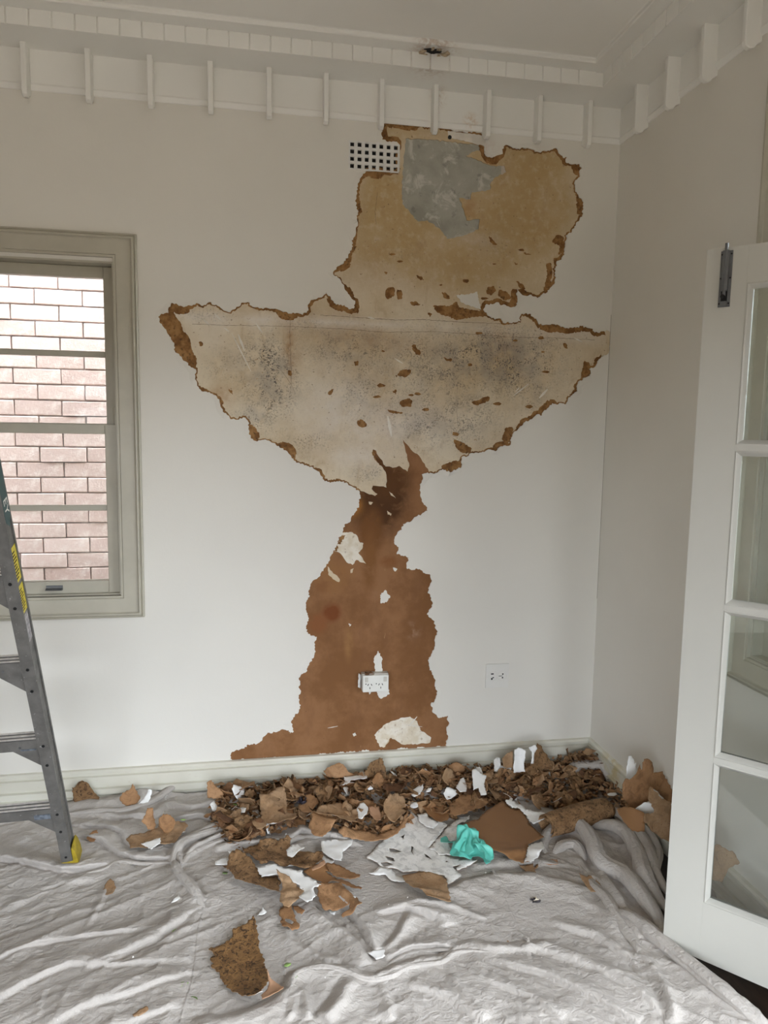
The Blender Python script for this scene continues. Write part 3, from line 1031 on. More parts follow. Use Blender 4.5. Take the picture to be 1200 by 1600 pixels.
# dentil blocks
dm = MB().box(-.0385, .0385, -.0058, .004, 3.2015, 3.2625).build('dentil', M_corn, c1, bevel=.0022)
me_d = dm.data
dm.location = (.487 + .0408, D - .1885, 0)
x = .487 + .0408
k = 0
xs = [(.487 + .0408 + i * .0815) for i in range(-34, 12) if i != 0]
for x in xs:
    if x > XC - .21 or x < XL + .22:
        continue
    o = ob('dentil', me_d, c1, loc=(x, D - .1885, 0))
y = D - .21
i = 0
while True:
    y = D - .235 - i * .0815
    if y < .4:
        break
    o = ob('dentil', me_d, c2, loc=(XC - .1885, y, 0), rot=(0, 0, -R90))
    i += 1
# bracket ribs on the frieze
rib_prof = [(0, 3.206), (.064, 3.206), (.064, 3.030), (.060, 3.014), (.044, 3.006), (.026, 3.010), (.016, 3.024), (0, 3.030)]
rb = MB().prism(rib_prof, lambda a, b_, t: (t, -a, b_), -.0105, .0105).box(-.016, .016, -.067, 0, 3.190, 3.206)
rb = MB().prism(rib_prof, lambda a, b_, t: (t, -a, b_), -.0105, .0105)
r0_ = rb.build('bracket', M_corn, c1, bevel=.003)
r0_.location = (.554, D, 0)
for i in range(-13, 5):
    x = .554 + i * .2385
    if i == 0 or x < XL + .1:
        continue
    ob('bracket', r0_.data, c1, loc=(x, D, 0))
for i in range(0, 12):
    y = 3.06 - i * .2385
    ob('bracket', r0_.data, c2, loc=(XC, y, 0), rot=(0, 0, -R90))
# leak hole in the cornice: torn lips of paper around a flat black patch that paints the hole's shade
hx, hy, hz = HP
hole = MB()
pts = [(hx + rng.uniform(.6, 1.1) * .044 * math.cos(a), hy + .002 + rng.uniform(.6, 1.1) * .024 * math.sin(a)) for a in np.arange(0, 6.28, .5)]
hole.prism(pts, lambda a, b_, t: (a, b_, t), 3.2600, 3.2616)
hole.build('leak_hole_shade', M_black, c1, label='black patch painted as the shade of the hole rotted through the cornice')
#--MARK-SHEETFN--

# ---- generic torn sheet with thickness, curl and two different sides


def curl(phi, k, off=0.0, crump=.004, cs=18, seed=0, lift_=0.0, fold=None):
    """returns deform(x,y)->(x,y,z): bent round an axis at angle phi with curvature k"""
    c, s = math.cos(phi), math.sin(phi)

    def f(x, y):
        a = x * c + y * s
        b_ = -x * s + y * c - off
        if abs(k) > 1e-4:
            bb = np.sin(np.clip(k * b_, -3.6, 3.6)) / k
            z = (1 - np.cos(np.clip(k * b_, -3.6, 3.6))) / k
        else:
            bb, z = b_, b_ * 0
        bb = bb + off
        X = a * c - bb * s
        Y = a * s + bb * c
        z = z + crump * 2.6 * fbm(x * cs + 7 * seed, y * cs + 3 * seed, seed, 4) + crump * .55 * (ridged(x * cs * 1.6 + seed, y * cs * 1.6, seed + 3, 2) - .5) + lift_
        return X, Y, z
    return f


def sheet_mesh(name, outline, spacing, deform, mats, th=.0011, jstep=None, jamp=None, sd=1, holes=(), smooth=True):
    r = random.Random(sd)
    xs_ = [p[0] for p in outline]
    ys_ = [p[1] for p in outline]
    if jstep:
        outline = jag(outline, jstep, jamp or jstep * .3, r)
    gx_, gy_ = np.meshgrid(np.arange(min(xs_), max(xs_), spacing), np.arange(min(ys_), max(ys_), spacing))
    gx_ = gx_.ravel() + np.array([r.uniform(-.25, .25) * spacing for _ in range(gx_.size)])
    gy_ = gy_.ravel() + np.array([r.uniform(-.25, .25) * spacing for _ in range(gy_.size)])
    oa = np.array(outline)
    kk_ = inside(gx_, gy_, outline)
    gx_, gy_ = gx_[kk_], gy_[kk_]
    if len(gx_):
        dd = np.sqrt(((np.stack([gx_, gy_], 1)[:, None] - oa[None]) ** 2).sum(2)).min(1)
        gx_, gy_ = gx_[dd > spacing * .35], gy_[dd > spacing * .35]
    V, T = cdt(outline, holes, np.stack([gx_, gy_], 1) if len(gx_) else ())
    T = orient(V, T)
    X, Y, Z = deform(V[:, 0], V[:, 1])
    P = np.stack([X, Y, Z], 1)
    # vertex normals
    N = np.zeros_like(P)
    fn = np.cross(P[T[:, 1]] - P[T[:, 0]], P[T[:, 2]] - P[T[:, 0]])
    for i in range(3):
        np.add.at(N, T[:, i], fn)
    N /= (np.linalg.norm(N, axis=1, keepdims=True) + 1e-12)
    n = len(P)
    VV = np.concatenate([P, P - N * th])
    F_ = [tuple(t) for t in T] + [(t[0] + n, t[2] + n, t[1] + n) for t in T]
    mi = [0] * len(T) + [1] * len(T)
    for a, b_ in boundary(T):
        F_.append((b_, a, a + n, b_ + n))
        mi.append(2 if len(mats) > 2 else 0)
    me = mesh(name, VV, F_, mats, mi, smooth)
    return me


def put_sheet(name, me, loc, rot=(0, 0, 0), **k):
    return ob(name, me, loc=loc, rot=rot, **k)


M_lip = simple('damp_plaster_lip', (.42, .34, .24), .8, var=.35, scale=60, bmp=.5)
# torn paper lips round the leak
for i, (dx, dy, a, s) in enumerate(((-.045, .004, .2, .030), (.048, .004, 2.8, .032), (-.01, -.026, 1.4, .022), (.02, -.024, 1.8, .020), (-.03, .022, -.6, .018), (.03, .02, -2.2, .02))):
    s *= .8
    pts = [(s * rng.uniform(.6, 1.2) * math.cos(t), s * .55 * rng.uniform(.6, 1.2) * math.sin(t)) for t in np.arange(0, 6.28, .7)]
    me = sheet_mesh('torn_paper', pts, .010, curl(1.2, 14, 0, .003, 40, i), [M_lip, M_lip], .0008, .007, .002, i)
    ob('torn_paper', me, c1, loc=(hx + dx, hy + dy, 3.2605 - .006), rot=(rng.uniform(-.3, .3), rng.uniform(-.3, .3), a))
#--MARK-HOLE--

# ---- skirting boards
SKP = [(0, 0), (.022, 0), (.022, .094), (.0195, .097), (.0195, .100), (.022, .103), (.022, .112), (.0175, .119), (.017, .121), (.0185, .150), (.0185, .152), (.010, .160), (.009, .164), (.013, .168), (.013, .176), (.009, .179), (0, .179)]
SKP = [(0, 0), (.024, 0), (.024, .054), (.013, .058), (.013, .064), (.025, .068), (.025, .092), (.012, .096), (.012, .103), (.0225, .107), (.0215, .148), (.011, .152), (.011, .157), (.0205, .161), (.0205, .170), (.015, .178), (0, .180)]
sweep('baseboard_back', SKP, XL, XC, -1, 1, dback, M_skirt, **ST)
sweep('baseboard_right', SKP, DR[1] + .1, D, 0, 1, dside, M_skirt, **ST)
sweep('baseboard_left', SKP, YF, D, -1, 1, dleft, M_skirt, **ST)
sweep('baseboard_front', SKP, XL, XC, -1, 1, dfrnt, M_skirt, **ST)

# ---- window 1
w1 = empty('window_1', (W1[0], D, W1[2]), **ST)


def place(o, par):
    o.parent = par
    o.matrix_parent_inverse = Matrix.Translation(par.location).inverted()
    return o


def frame(x0, x1, z0, z1, prof, name, mat, par, corner=True):
    """mitred frame of four members. prof: list of (d, y): d inward from outer edge, y = wall Y"""
    n = len(prof)
    nodes = [(x0, z0, 1, 1), (x1, z0, -1, 1), (x1, z1, -1, -1), (x0, z1, 1, -1)]
    for s in range(4):
        a, b_ = nodes[s], nodes[(s + 1) % 4]
        V = [(q[0] + q[2] * d, y_, q[1] + q[3] * d) for q in (a, b_) for d, y_ in prof]
        Fc = [(i, (i + 1) % n, n + (i + 1) % n, n + i) for i in range(n)] + [tuple(range(n))[::-1], tuple(range(n, 2 * n))]
        me = mesh(name, V, Fc, [mat])
        bm = bmesh.new()
        bm.from_mesh(me)
        bmesh.ops.recalc_face_normals(bm, faces=bm.faces)
        bm.to_mesh(me)
        bm.free()
        o = ob(name, me)
        place(o, par)


AW = .0975
OX0, OX1, OZ0, OZ1 = W1[0] - .0955, -.4725, .8765, 2.5135
ARC = [(0, D + .001), (0, D - .017), (.006, D - .021), (.010, D - .016), (.014, D - .026), (.020, D - .026), (.024, D - .016), (.028, D - .014), (.085, D - .014), (.087, D - .010), (.089, D - .012), (.097, D - .012), (.098, D + .001)]
frame(OX0, OX1, OZ0, OZ1, ARC, 'architrave', M_trim, w1)
# jamb lining
JL = [(0, D + .0), (0, D + .25), (.012, D + .25), (.012, D + .115), (.022, D + .115), (.022, D + .085), (.008, D + .085), (.008, D + .0)]
frame(W1[0] - .001, W1[1] + .001, W1[2] - .001, W1[3] + .001, JL, 'window_lining', M_trim, w1)


def sash(x0, x1, z0, z1, y0, y1, st, top, bot, zm, mw, par):
    """four members, one horizontal glazing bar, two panes"""
    def bx(nm, *a, mat=M_trim, bv=.003):
        o = MB().box(*a).build(nm, mat, bevel=bv)
        place(o, par)
        return o
    bx('sash_stile', x0, x0 + st, y0, y1, z0, z1)
    bx('sash_stile', x1 - st, x1, y0, y1, z0, z1)
    bx('sash_rail', x0 + st, x1 - st, y0, y1, z1 - top, z1)
    bx('sash_rail', x0 + st, x1 - st, y0, y1, z0, z0 + bot)
    bx('glazing_bar', x0 + st, x1 - st, y0 + .004, y1 - .004, zm - mw / 2, zm + mw / 2)
    ym = (y0 + y1) / 2
    bx('pane', x0 + st, x1 - st, ym, ym + .003, z0 + bot, zm - mw / 2, mat=M_glass_old, bv=0)
    bx('pane', x0 + st, x1 - st, ym, ym + .003, zm + mw / 2, z1 - top, mat=M_glass_old, bv=0)


# upper sash deeper, lower sash nearer the room
sash(W1[0] + .010, W1[1] - .010, 1.695, 2.392, D + .072, D + .108, .046, .048, .03, 2.0235, .025, w1)
sash(W1[0] + .009, W1[1] - .010, .980, 1.722, D + .030, D + .066, .048, .042, .056, 1.358, .024, w1)
place(MB().box(W1[1] - .028, W1[1] - .010, D + .066, D + .09, 1.72, 1.80).build('sash_horn', M_trim, bevel=.004), w1)
# sill inside
place(MB().box(W1[0], W1[1], D + .0, D + .26, .955, .982).build('sill', M_trim, bevel=.004), w1)
# sash lift
lf = MB().prism([(0, 0), (.020, .002), (.022, .006), (.006, .010), (.003, .022), (0, .022)], lambda a, b_, t: (t, D + .030 - a, .996 + b_), -.888, -.820)
lo = lf.build('sash_lift', M_bolt, bevel=.001, label='dark metal sash lift')
place(lo, w1)

# ---- window 2 in the right wall (seen through the open door's panes)
w2 = empty('window_2', (XC, W2[0], W2[2]), **ST)


def frame_s(y0, y1, z0, z1, prof, name, mat, par):
    n = len(prof)
    nodes = [(y0, z0, 1, 1), (y1, z0, -1, 1), (y1, z1, -1, -1), (y0, z1, 1, -1)]
    for s in range(4):
        a, b_ = nodes[s], nodes[(s + 1) % 4]
        V = [(x_ - D + XC, q[0] + q[2] * d, q[1] + q[3] * d) for q in (a, b_) for d, x_ in prof]
        Fc = [(i, (i + 1) % n, n + (i + 1) % n, n + i) for i in range(n)] + [tuple(range(n))[::-1], tuple(range(n, 2 * n))]
        me = mesh(name, V, Fc, [mat])
        bm = bmesh.new()
        bm.from_mesh(me)
        bmesh.ops.recalc_face_normals(bm, faces=bm.faces)
        bm.to_mesh(me)
        bm.free()
        place(ob(name, me), par)


frame_s(W2[0] - .1, W2[1] + .1, W2[2] - .1, W2[3] + .1, ARC, 'architrave', M_trim, w2)
frame_s(W2[0] - .001, W2[1] + .001, W2[2] - .001, W2[3] + .001, JL, 'window_lining', M_trim, w2)
for nm, a in (('sash_stile', (W2[0], W2[0] + .05, W2[2], W2[3])), ('sash_stile', (W2[1] - .05, W2[1], W2[2], W2[3])), ('sash_rail', (W2[0] + .05, W2[1] - .05, W2[3] - .05, W2[3])),
              ('sash_rail', (W2[0] + .05, W2[1] - .05, W2[2], W2[2] + .07)), ('sash_rail', (W2[0] + .05, W2[1] - .05, 1.86, 1.90))):
    place(MB().box(XC + .04, XC + .08, *a).build(nm, M_trim, bevel=.003), w2)
for z0_, z1_ in ((W2[2] + .07, 1.86), (1.90, W2[3] - .05)):
    place(MB().box(XC + .058, XC + .061, W2[0] + .05, W2[1] - .05, z0_, z1_).build('pane', M_glass), w2)

# ---- open french door leaf
O = Vector((1.326, 2.018, 0))
U = Vector((math.sin(math.radians(41.75)), -math.cos(math.radians(41.75)), 0))
Nn = Vector((-math.cos(math.radians(41.75)), -math.sin(math.radians(41.75)), 0))    # towards the camera
DW = .528
Mdoor = Matrix(((U.x, -Nn.x, 0, O.x), (U.y, -Nn.y, 0, O.y), (0, 0, 1, 0), (0, 0, 0, 1)))   # local x=u, y=depth away from camera, z
door = empty('door_1', O, **ST)
door.rotation_euler = Mdoor.to_3x3().to_euler()
TH = .038
PZ = [(.244, .711), (.727, 1.193), (1.209, 1.674), (1.690, 2.156)]
US, UE = .115, DW - .115


def dpart(nm, mb, mat, bv=.002, **k):
    o = mb.build(nm, mat, bevel=bv, **k)
    o.parent = door
    return o


dpart('stile', MB().box(0, US, 0, TH, .05, 2.262), M_door, .0008)
dpart('stile', MB().box(UE, DW, 0, TH, .05, 2.262), M_door, .0008)
dpart('rail', MB().box(US, UE, 0, TH, .05, .244), M_door, .0)
dpart('rail', MB().box(US, UE, 0, TH, 2.156, 2.262), M_door, .0)
for i in range(3):
    dpart('glazing_bar', MB().box(US, UE, .0005, TH - .001, PZ[i][1], PZ[i + 1][0]), M_door, 0)
for z0_, z1_ in PZ:
    # sloped glazing bead around each pane, both faces
    for sgn, yo in ((1, 0.0), (-1, TH)):
        g = MB()
        pr = [(0, .0), (.004, -.0025), (.008, .0015), (.016, .013), (.016, .017), (0, .017)]
        nodes = [(US, z0_, 1, 1), (UE, z0_, -1, 1), (UE, z1_, -1, -1), (US, z1_, 1, -1)]
        for s in range(4):
            a, b_ = nodes[s], nodes[(s + 1) % 4]
            V = [(q[0] + q[2] * d, yo + sgn * y_, q[1] + q[3] * d) for q in (a, b_) for d, y_ in pr]
            n = len(pr)
            g.add(V, [(i, (i + 1) % n, n + (i + 1) % n, n + i) for i in range(n)])
        dpart('glazing_bead', g, M_door, 0)
    dpart('pane', MB().box(US + .008, UE - .008, .0175, .0205, z0_ + .008, z1_ - .008), M_glass, 0)
# surface bolt on the meeting stile (camera side), sloping very slightly
bz0, bz1 = 2.092, 2.252
bp = MB().box(.041, .0735, -.003, 0, bz0, bz1)
bo = bp.build('bolt_plate', M_bolt, bevel=.001, label='grey steel surface bolt')
bo.parent = door
place2 = lambda o: setattr(o, 'parent', bo)
sl = MB().box(.0475, .0655, -.012, -.003, bz0 + .045, bz1).box(.0475, .0655, -.012, -.003, bz0 + .001, bz0 + .016)
place2(sl.build('bolt_case', M_bolt, bevel=.0015))
place2(MB().cyl((.0565, -.008, bz0 + .03), (0, 0, 1), .0048, .150, 12).build('bolt_rod', M_bolt))
place2(MB().cyl((.0565, -.010, bz0 + .028), (0, -1, 0), .006, .012, 12).box(.048, .065, -.0045, -.003, bz0 + .016, bz0 + .045).build('bolt_knob', M_black, bevel=.0005))
for u_ in (.0445, .070):
    for z_ in (bz0 + .010, bz0 + .082, bz1 - .010):
        place2(MB().cyl((u_, -.003, z_), (0, -1, 0), .0026, .001, 8).build('screw', M_black))
# doorway architrave (right wall, out of frame) and hinge
dt = MB()
dt.box(XC - .016, XC, DR[0] - .08, DR[0], 0, DR[3] + .08).box(XC - .016, XC, DR[1], DR[1] + .06, 0, DR[3] + .08).box(XC - .016, XC, DR[0], DR[1], DR[3], DR[3] + .08)
dt.build('trim_5', M_trim, bevel=.003, **ST)
hg = MB()
for z_ in (.35, 1.2, 2.0):
    hg.cyl((DW + .006, .01, z_), (0, 0, 1), .007, .09, 10)
ho = hg.build('hinge', M_bolt)
ho.parent = door
w3 = empty('window_3', (FW_[0], YF, FW_[2]), **ST)
for a in ((FW_[0], FW_[0] + .05, FW_[2], FW_[3]), (FW_[1] - .05, FW_[1], FW_[2], FW_[3]), (-.95, -.90, FW_[2], FW_[3]), (FW_[0], FW_[1], FW_[2], FW_[2] + .05), (FW_[0], FW_[1], FW_[3] - .05, FW_[3]), (FW_[0], FW_[1], 1.5, 1.53)):
    place(MB().box(a[0], a[1], YF - .12, YF - .08, a[2], a[3]).build('sash_rail', M_trim), w3)

d2 = empty('added_light_slot', (FD[0], YF, 0), **ST)  # made-up frame of the added light opening, out of view
for a in ((FD[0], FD[0] + .04, 0, FD[3]), (FD[1] - .04, FD[1], 0, FD[3]), (FD[0], FD[1], 0, .2), (FD[0], FD[1], FD[3] - .05, FD[3])):
    place(MB().box(a[0], a[1], YF - .12, YF - .08, a[2], a[3]).build('rail', M_trim), d2)

# ---- neighbour's brick wall beyond the window
YBR = 4.17
bw = empty('brick_wall', (-1.2, YBR, -.5), label="neighbour's pink brick wall close behind the window", cat='wall', kind='thing')
z_top = 3.35
place(MB().box(-5.2, 1.6, YBR + .010, YBR + .12, -.5, z_top).build('mortar', M_mortar), bw)
zj = 1.516      # a bed joint
crs = .0815
crs = 1.516 - 1.4335
bx0 = -1.2388   # a perpend in the course just under zj
bmes = []
for v in range(6):
    r = random.Random(v)
    q = MB().box(-.1160, .1160, 0, .03, -.0382, .0382)
    o = q.build('brick', M_brick, bevel=.004)
    me = o.data
    for vv in me.vertices:
        vv.co.x += r.uniform(-.0016, .0016)
        vv.co.z += r.uniform(-.0016, .0016)
        vv.co.y += r.uniform(-.0015, .0015)
    bpy.data.objects.remove(o)
    bmes.append(me)
for i in range(-12, 13):
    zc = zj - crs * (i + .5)
    for j in range(-3, 6):
        x = bx0 + .2385 * (j + .5) + (.119 if i % 2 else 0)
        if x < -1.95 or x > -.45 or zc > 2.75 or zc < .5:
            continue
        place(ob('brick', bmes[rng.randrange(6)], loc=(x + rng.uniform(-.001, .001), YBR + rng.uniform(-.003, .002), zc)), bw)
bw['kind'] = 'thing'

# ---- vent grille: 7 x 4 square holes
vx0, vx1, vz0, vz1 = VT
hol = []
for i in range(7):
    for j in range(4):
        cx = vx0 + .0155 + i * (vx1 - vx0 - .030) / 6
        cz = vz1 - .0150 - j * (vz1 - vz0 - .030) / 3
        s_ = .0086
        hol.append(RECT(cx - s_, cx + s_, cz - s_, cz + s_))
vent = empty('air_vent', ((vx0 + vx1) / 2, D, vz0), label='white wall vent with a grid of square holes beside the torn patch', cat='vent')
place(slab('vent_grille', RECT(vx0, vx1, vz0, vz1), hol, back, D + .0005, D + .009, M_vent), vent)
place(MB().box(vx0, vx1, D + .0095, D + .06, vz0, vz1).build('vent_hole_shade', M_black), vent)  # solid black block painting the shade inside the grille holes

# ---- power points
def gpo():
    x0, z1 = atY(567, 1056, D - .042)[0], atY(567, 1056, D - .042)[2]
    x1, z0 = atY(607, 1080, D - .042)[0], atY(607, 1080, D - .042)[2]
    g = empty('power_point', ((x0 + x1) / 2, D, z0), label='white double power point on a surface box in the brown bare strip', cat='power socket')
    place(MB().box(x0 - .002, x1 + .0, D - .032, D + .003, z0 + .002, z1 + .004).build('mounting_box', M_plas2, bevel=.002), g)
    slab_o = MB().box(x0, x1, D - .044, D - .032, z0, z1).build('cover_plate', M_plas, bevel=.003)
    place(slab_o, g)
    w_, h_ = x1 - x0, z1 - z0
    for u_ in (.14, .86):
        place(MB().box(x0 + w_ * u_ - .0075, x0 + w_ * u_ + .0075, D - .0475, D - .044, z1 - h_ * .38, z1 - h_ * .10).build('switch', M_plas2, bevel=.001), g)
    for u_ in (.29, .71):
        for du, dz, a in ((-.0105, .0, .5), (.0065 - .001, .0, -.5), (-.002, -.016, 0)):
            cx, cz = x0 + w_ * u_ + du, z0 + h_ * .45 + dz
            s_ = MB().box(-.0016, .0016, D - .0446, D - .0435, -.0048, .0048)
            o = s_.build('pin_slot', M_black)
            o.data.transform(Matrix.Translation((cx, 0, cz)) @ Matrix.Rotation(a, 4, 'Y'))
            place(o, g)
    for u_ in (.12, .52):
        place(MB().cyl((x0 + w_ * u_, D - .0446, z0 + h_ * .5), (0, 1, 0), .0028, .001, 8).build('indicator', M_black), g)
    # torn paint left clinging to the box
    pts = [(-.010, -.02), (.006, -.03), (.010, .035), (-.004, .045), (-.007, .01)]
    me = sheet_mesh('paint_tab', pts, .012, curl(1.57, 10, 0, .002), [M_white_d, M_tan], .001, .01, .002, 3)
    o = ob('paint_tab', me, loc=(x0 - .011, D - .016, (z0 + z1) / 2), rot=(R90, 0, .5))
    place(o, g)
    pts = [(-.02, -.006), (.02, -.008), (.028, .004), (.012, .014), (-.004, .010), (-.018, .012)]
    me = sheet_mesh('paint_tab', pts, .010, curl(.3, 25, 0, .004), [M_rust, M_kraft], .001, .008, .002, 4)
    o = ob('paint_tab', me, loc=(x0 + .03, D - .034, z1 + .006), rot=(.7, .1, .1))
    place(o, g)


gpo()
x0, z1 = atY(759, 1037.5)[0], atY(759, 1037.5)[2]
x1, z0 = atY(793.5, 1073)[0], atY(793.5, 1073)[2]
g = empty('wall_outlet', ((x0 + x1) / 2, D, z0), label='square two-outlet plate painted over on the white wall', cat='wall outlet')
M_po = simple('painted_over_plate', (.70, .69, .655), .45, var=.02)
place(MB().box(x0, x1, D - .007, D, z0, z1).build('cover_plate', M_po, bevel=.0015), g)
cz = (z0 + z1) / 2
for i, (cx, sp) in enumerate(((x0 + .037, 0), (x1 - .034, 1))):
    ring = MB()
    n = 28
    for q in range(n):
        a0, a1 = 2 * math.pi * q / n, 2 * math.pi * (q + 1) / n
        V = [(cx + r_ * math.cos(a), y_, cz + r_ * math.sin(a)) for a in (a0, a1) for r_, y_ in ((.0245, D - .007), (.0238, D - .0084), (.0215, D - .0084), (.0208, D - .007))]
        ring.add(V, [(0, 1, 5, 4), (1, 2, 6, 5), (2, 3, 7, 6)])
    place(ring.build('bezel', M_po), g)
    for (dx, dz, w_, h_) in (((-.004, .011, .007, .003), (-.006, -.014, .004, .005), (.001, -.008, .004, .0025)) if sp == 0 else ((-.011, -.001, .007, .0015), (.003, .008, .0035, .0035), (.002, -.010, .0035, .0035), (-.001, -.001, .004, .0012))):
        place(MB().box(cx + dx - w_, cx + dx + w_, D - .0078, D - .0068, cz + dz - h_, cz + dz + h_).build('socket_slot', M_black, bevel=.0006), g)
    for dz in (.036, -.036):
        place(MB().cyl((cx, D - .0078, cz + dz), (0, 1, 0), .005, .001, 10).build('screw_cap', M_po), g)
#--MARK-LADDER--

# ================================================================== LADDER
# direction of the visible rail (leans towards the room at the top)
dl = ray(494, 3250)
dl = Vector((dl.x, dl.y, dl.z)).normalized()
S_ = 1.066
P3 = Vector((0, 0, H)) + (Vector((-0.66497085, 2.5245149, 0.38683755)) - Vector((0, 0, H))) * S_     # rivet at lowest step
STEP = .305 * S_
Zl = -dl                                  # up along rail
Xl = Vector((1, 0, 0)) - Zl * Zl.x
Xl.normalize()
Yl = Zl.cross(Xl)                         # away from the room (towards back wall)
foot_s = (P3.z - .030) / (-dl.z)          # distance from rivet 3 down to the floor
Lo = P3 + dl * foot_s
lad = empty('step_ladder', Lo, label='aluminium step ladder with yellow warning stickers and a yellow foot, at the left', cat='ladder')
ML = Matrix(((Xl.x, Yl.x, Zl.x), (Xl.y, Yl.y, Zl.y), (Xl.z, Yl.z, Zl.z)))
lad.rotation_euler = ML.to_euler()


def lp(o):
    o.parent = lad
    return o


LH = 2.15
WL = .50   # distance between rails at the foot
tilt = Xl.x  # unused


def rail(mirror, nm='rail'):
    s = -1 if mirror else 1
    r_ = MB()
    # channel: front flange (faces the room), web on the outer side with a raised edge, rear flange
    def fx(u, zz):
        base = -.50 + .035 * (zz / LH) * 2 if mirror else 0
        return base + s * u
    for (u0, u1, v0, v1) in ((-.017, .017, -.002, .001), (.014, .0175, .001, .058), (-.008, .0175, .056, .059), (.0168, .0215, -.002, .004), (.0168, .0215, .050, .059), (-.019, -.016, -.002, .007)):
        V = []
        for zz in (.035, LH):
            for (a, b_) in ((u0, v0), (u1, v0), (u1, v1), (u0, v1)):
                V.append((fx(a, zz), b_, zz))
        r_.add(V, [(0, 1, 2, 3), (4, 7, 6, 5), (0, 4, 5, 1), (1, 5, 6, 2), (2, 6, 7, 3), (3, 7, 4, 0)])
    return lp(r_.build(nm, M_alu, bevel=.0007))


rail(False)
rail(True)
z3 = foot_s
for i in range(6):
    zc = z3 + STEP * i
    xl_ = -.50 + .035 * (zc / LH) * 2
    # step direction must be level: built straight between rails
    # tread: ribbed channel; horizontal tread tilted to level (rail leans ~18 deg)
    a_ = math.atan2(-Zl.y, Zl.z)
    def lvl(u, v):   # u depth away from room (level), v height
        return (u * math.cos(a_) + v * math.sin(a_) * 0 + 0, v + u * math.sin(a_) * 1.0)
    tr = MB()
    x0_, x1_ = xl_ + .014, -.014
    yy0 = -.001
    htop = .030
    def q(u, v):
        c_, s2 = math.cos(a_), math.sin(a_)
        return (yy0 + u * c_ - v * s2 * 0, v + u * s2)
    def bar(u0, u1, v0, v1, mi=0):
        pr = [q(u0, v0), q(u1, v0), q(u1, v1), q(u0, v1)]
        tr.prism(pr, lambda a, b_, t: (t, a, zc + b_), x0_, x1_, mi)
    bar(0, .034, htop - .002, htop, 0)
    bar(0, .003, -.016, htop, 0)
    bar(.031, .034, -.002, htop, 0)
    for rr in range(3):
        bar(.002 + rr * .0125, .0065 + rr * .0125, htop, htop + .003, 1)
    lp(tr.build('step', [M_alu, M_alu_b]))
    # gusset bracket under the step on both sides
    for sx_, xx in ((-1, -.014), (1, xl_ + .014)):
        gm = MB().prism([(xx, zc - .016), (xx + sx_ * .095, zc - .016), (xx + sx_ * .085, zc - .024), (xx, zc - .098)], lambda a, b_, t: (a, t, b_), .004, .006)
        lp(gm.build('gusset', M_alu))
        rv = MB()
        rv.cyl((xx + sx_ * .062, -.0015, zc - .002), (0, -1, 0), .0042, .002, 10)
        lp(rv.build('rivet', M_bolt))
    for zz in (zc, zc - .088):
        for mir in (0, 1):
            xx = (-.50 + .035 * (zz / LH) * 2) if mir else 0
            lp(MB().cyl((xx, -.0018, zz), (0, -1, 0), .0052, .0024, 12).build('rivet', M_black))
for mir in (0, 1):
    bx_ = -.50 if mir else 0
    s = -1 if mir else 1
    lp(MB().cyl((bx_, -.0018, .062), (0, -1, 0), .0048, .0024, 12).build('rivet', M_black))
    ft = MB()
    ft.prism([(-.021, .000), (.036, .002), (.041, .020), (.040, .055), (.034, .092), (.028, .108), (.0225, .104), (.0225, .040), (-.021, .034)], lambda a, b_, t: (bx_ + s * a, t, b_), -.004, .062)
    lp(ft.build('foot', M_foot, bevel=.003))
# stickers on the outer web of the visible rail, next to the front edge


def rail_z(px, py):
    """distance up the rail of the point seen at px,py"""
    r_ = ray(px, py)
    A = np.array([[r_.x, -Zl.x], [r_.y, -Zl.y], [r_.z, -Zl.z]])
    b_ = np.array(Lo) - np.array((0, 0, H))
    s, _, _, _ = np.linalg.lstsq(A, b_, rcond=None)
    return float(s[1])


def sticker(nm, z0_, z1_, y0_, y1_, mat, x=.0218, slant=.0, **k):
    V = [(x, y0_, z0_ + slant), (x, y1_, z0_), (x, y1_, z1_), (x, y0_, z1_ + slant), (x + .0004, y0_, z0_ + slant), (x + .0004, y1_, z0_), (x + .0004, y1_, z1_), (x + .0004, y0_, z1_ + slant)]
    me = mesh(nm, V, [(0, 3, 2, 1), (4, 5, 6, 7), (0, 1, 5, 4), (1, 2, 6, 5), (2, 3, 7, 6), (3, 0, 4, 7)], [mat])
    return lp(ob(nm, me, **k))


zA, zB, zC_, zD = rail_z(22, 858), rail_z(30, 912), rail_z(33, 918), rail_z(38, 960)
st = sticker('warning_sticker', zB, zA, .004, .050, M_yel, x=.0178, label='long yellow and black warning sticker')
st2 = sticker('warning_sticker', zD, zC_, .004, .050, M_yel, x=.0178, label='shorter yellow warning sticker')
for z0_, z1_ in ((zB, zA), (zD, zC_)):
    L = z1_ - z0_
    for i in range(9):
        zz = z0_ + L * (.10 + .82 * i / 9)
        o = sticker('printed_line', zz, zz + L * .035, .012, .012 + .030 * (.6 + .4 * math.sin(i * 2.3) ** 2), M_black, x=.0183)
o = sticker('warning_symbol', zA - .055, zA - .012, .0, .012, M_black, x=.0183)
sticker('scratched_label', rail_z(46, 1005), rail_z(42, 962), .010, .045, M_sil, x=.0178)
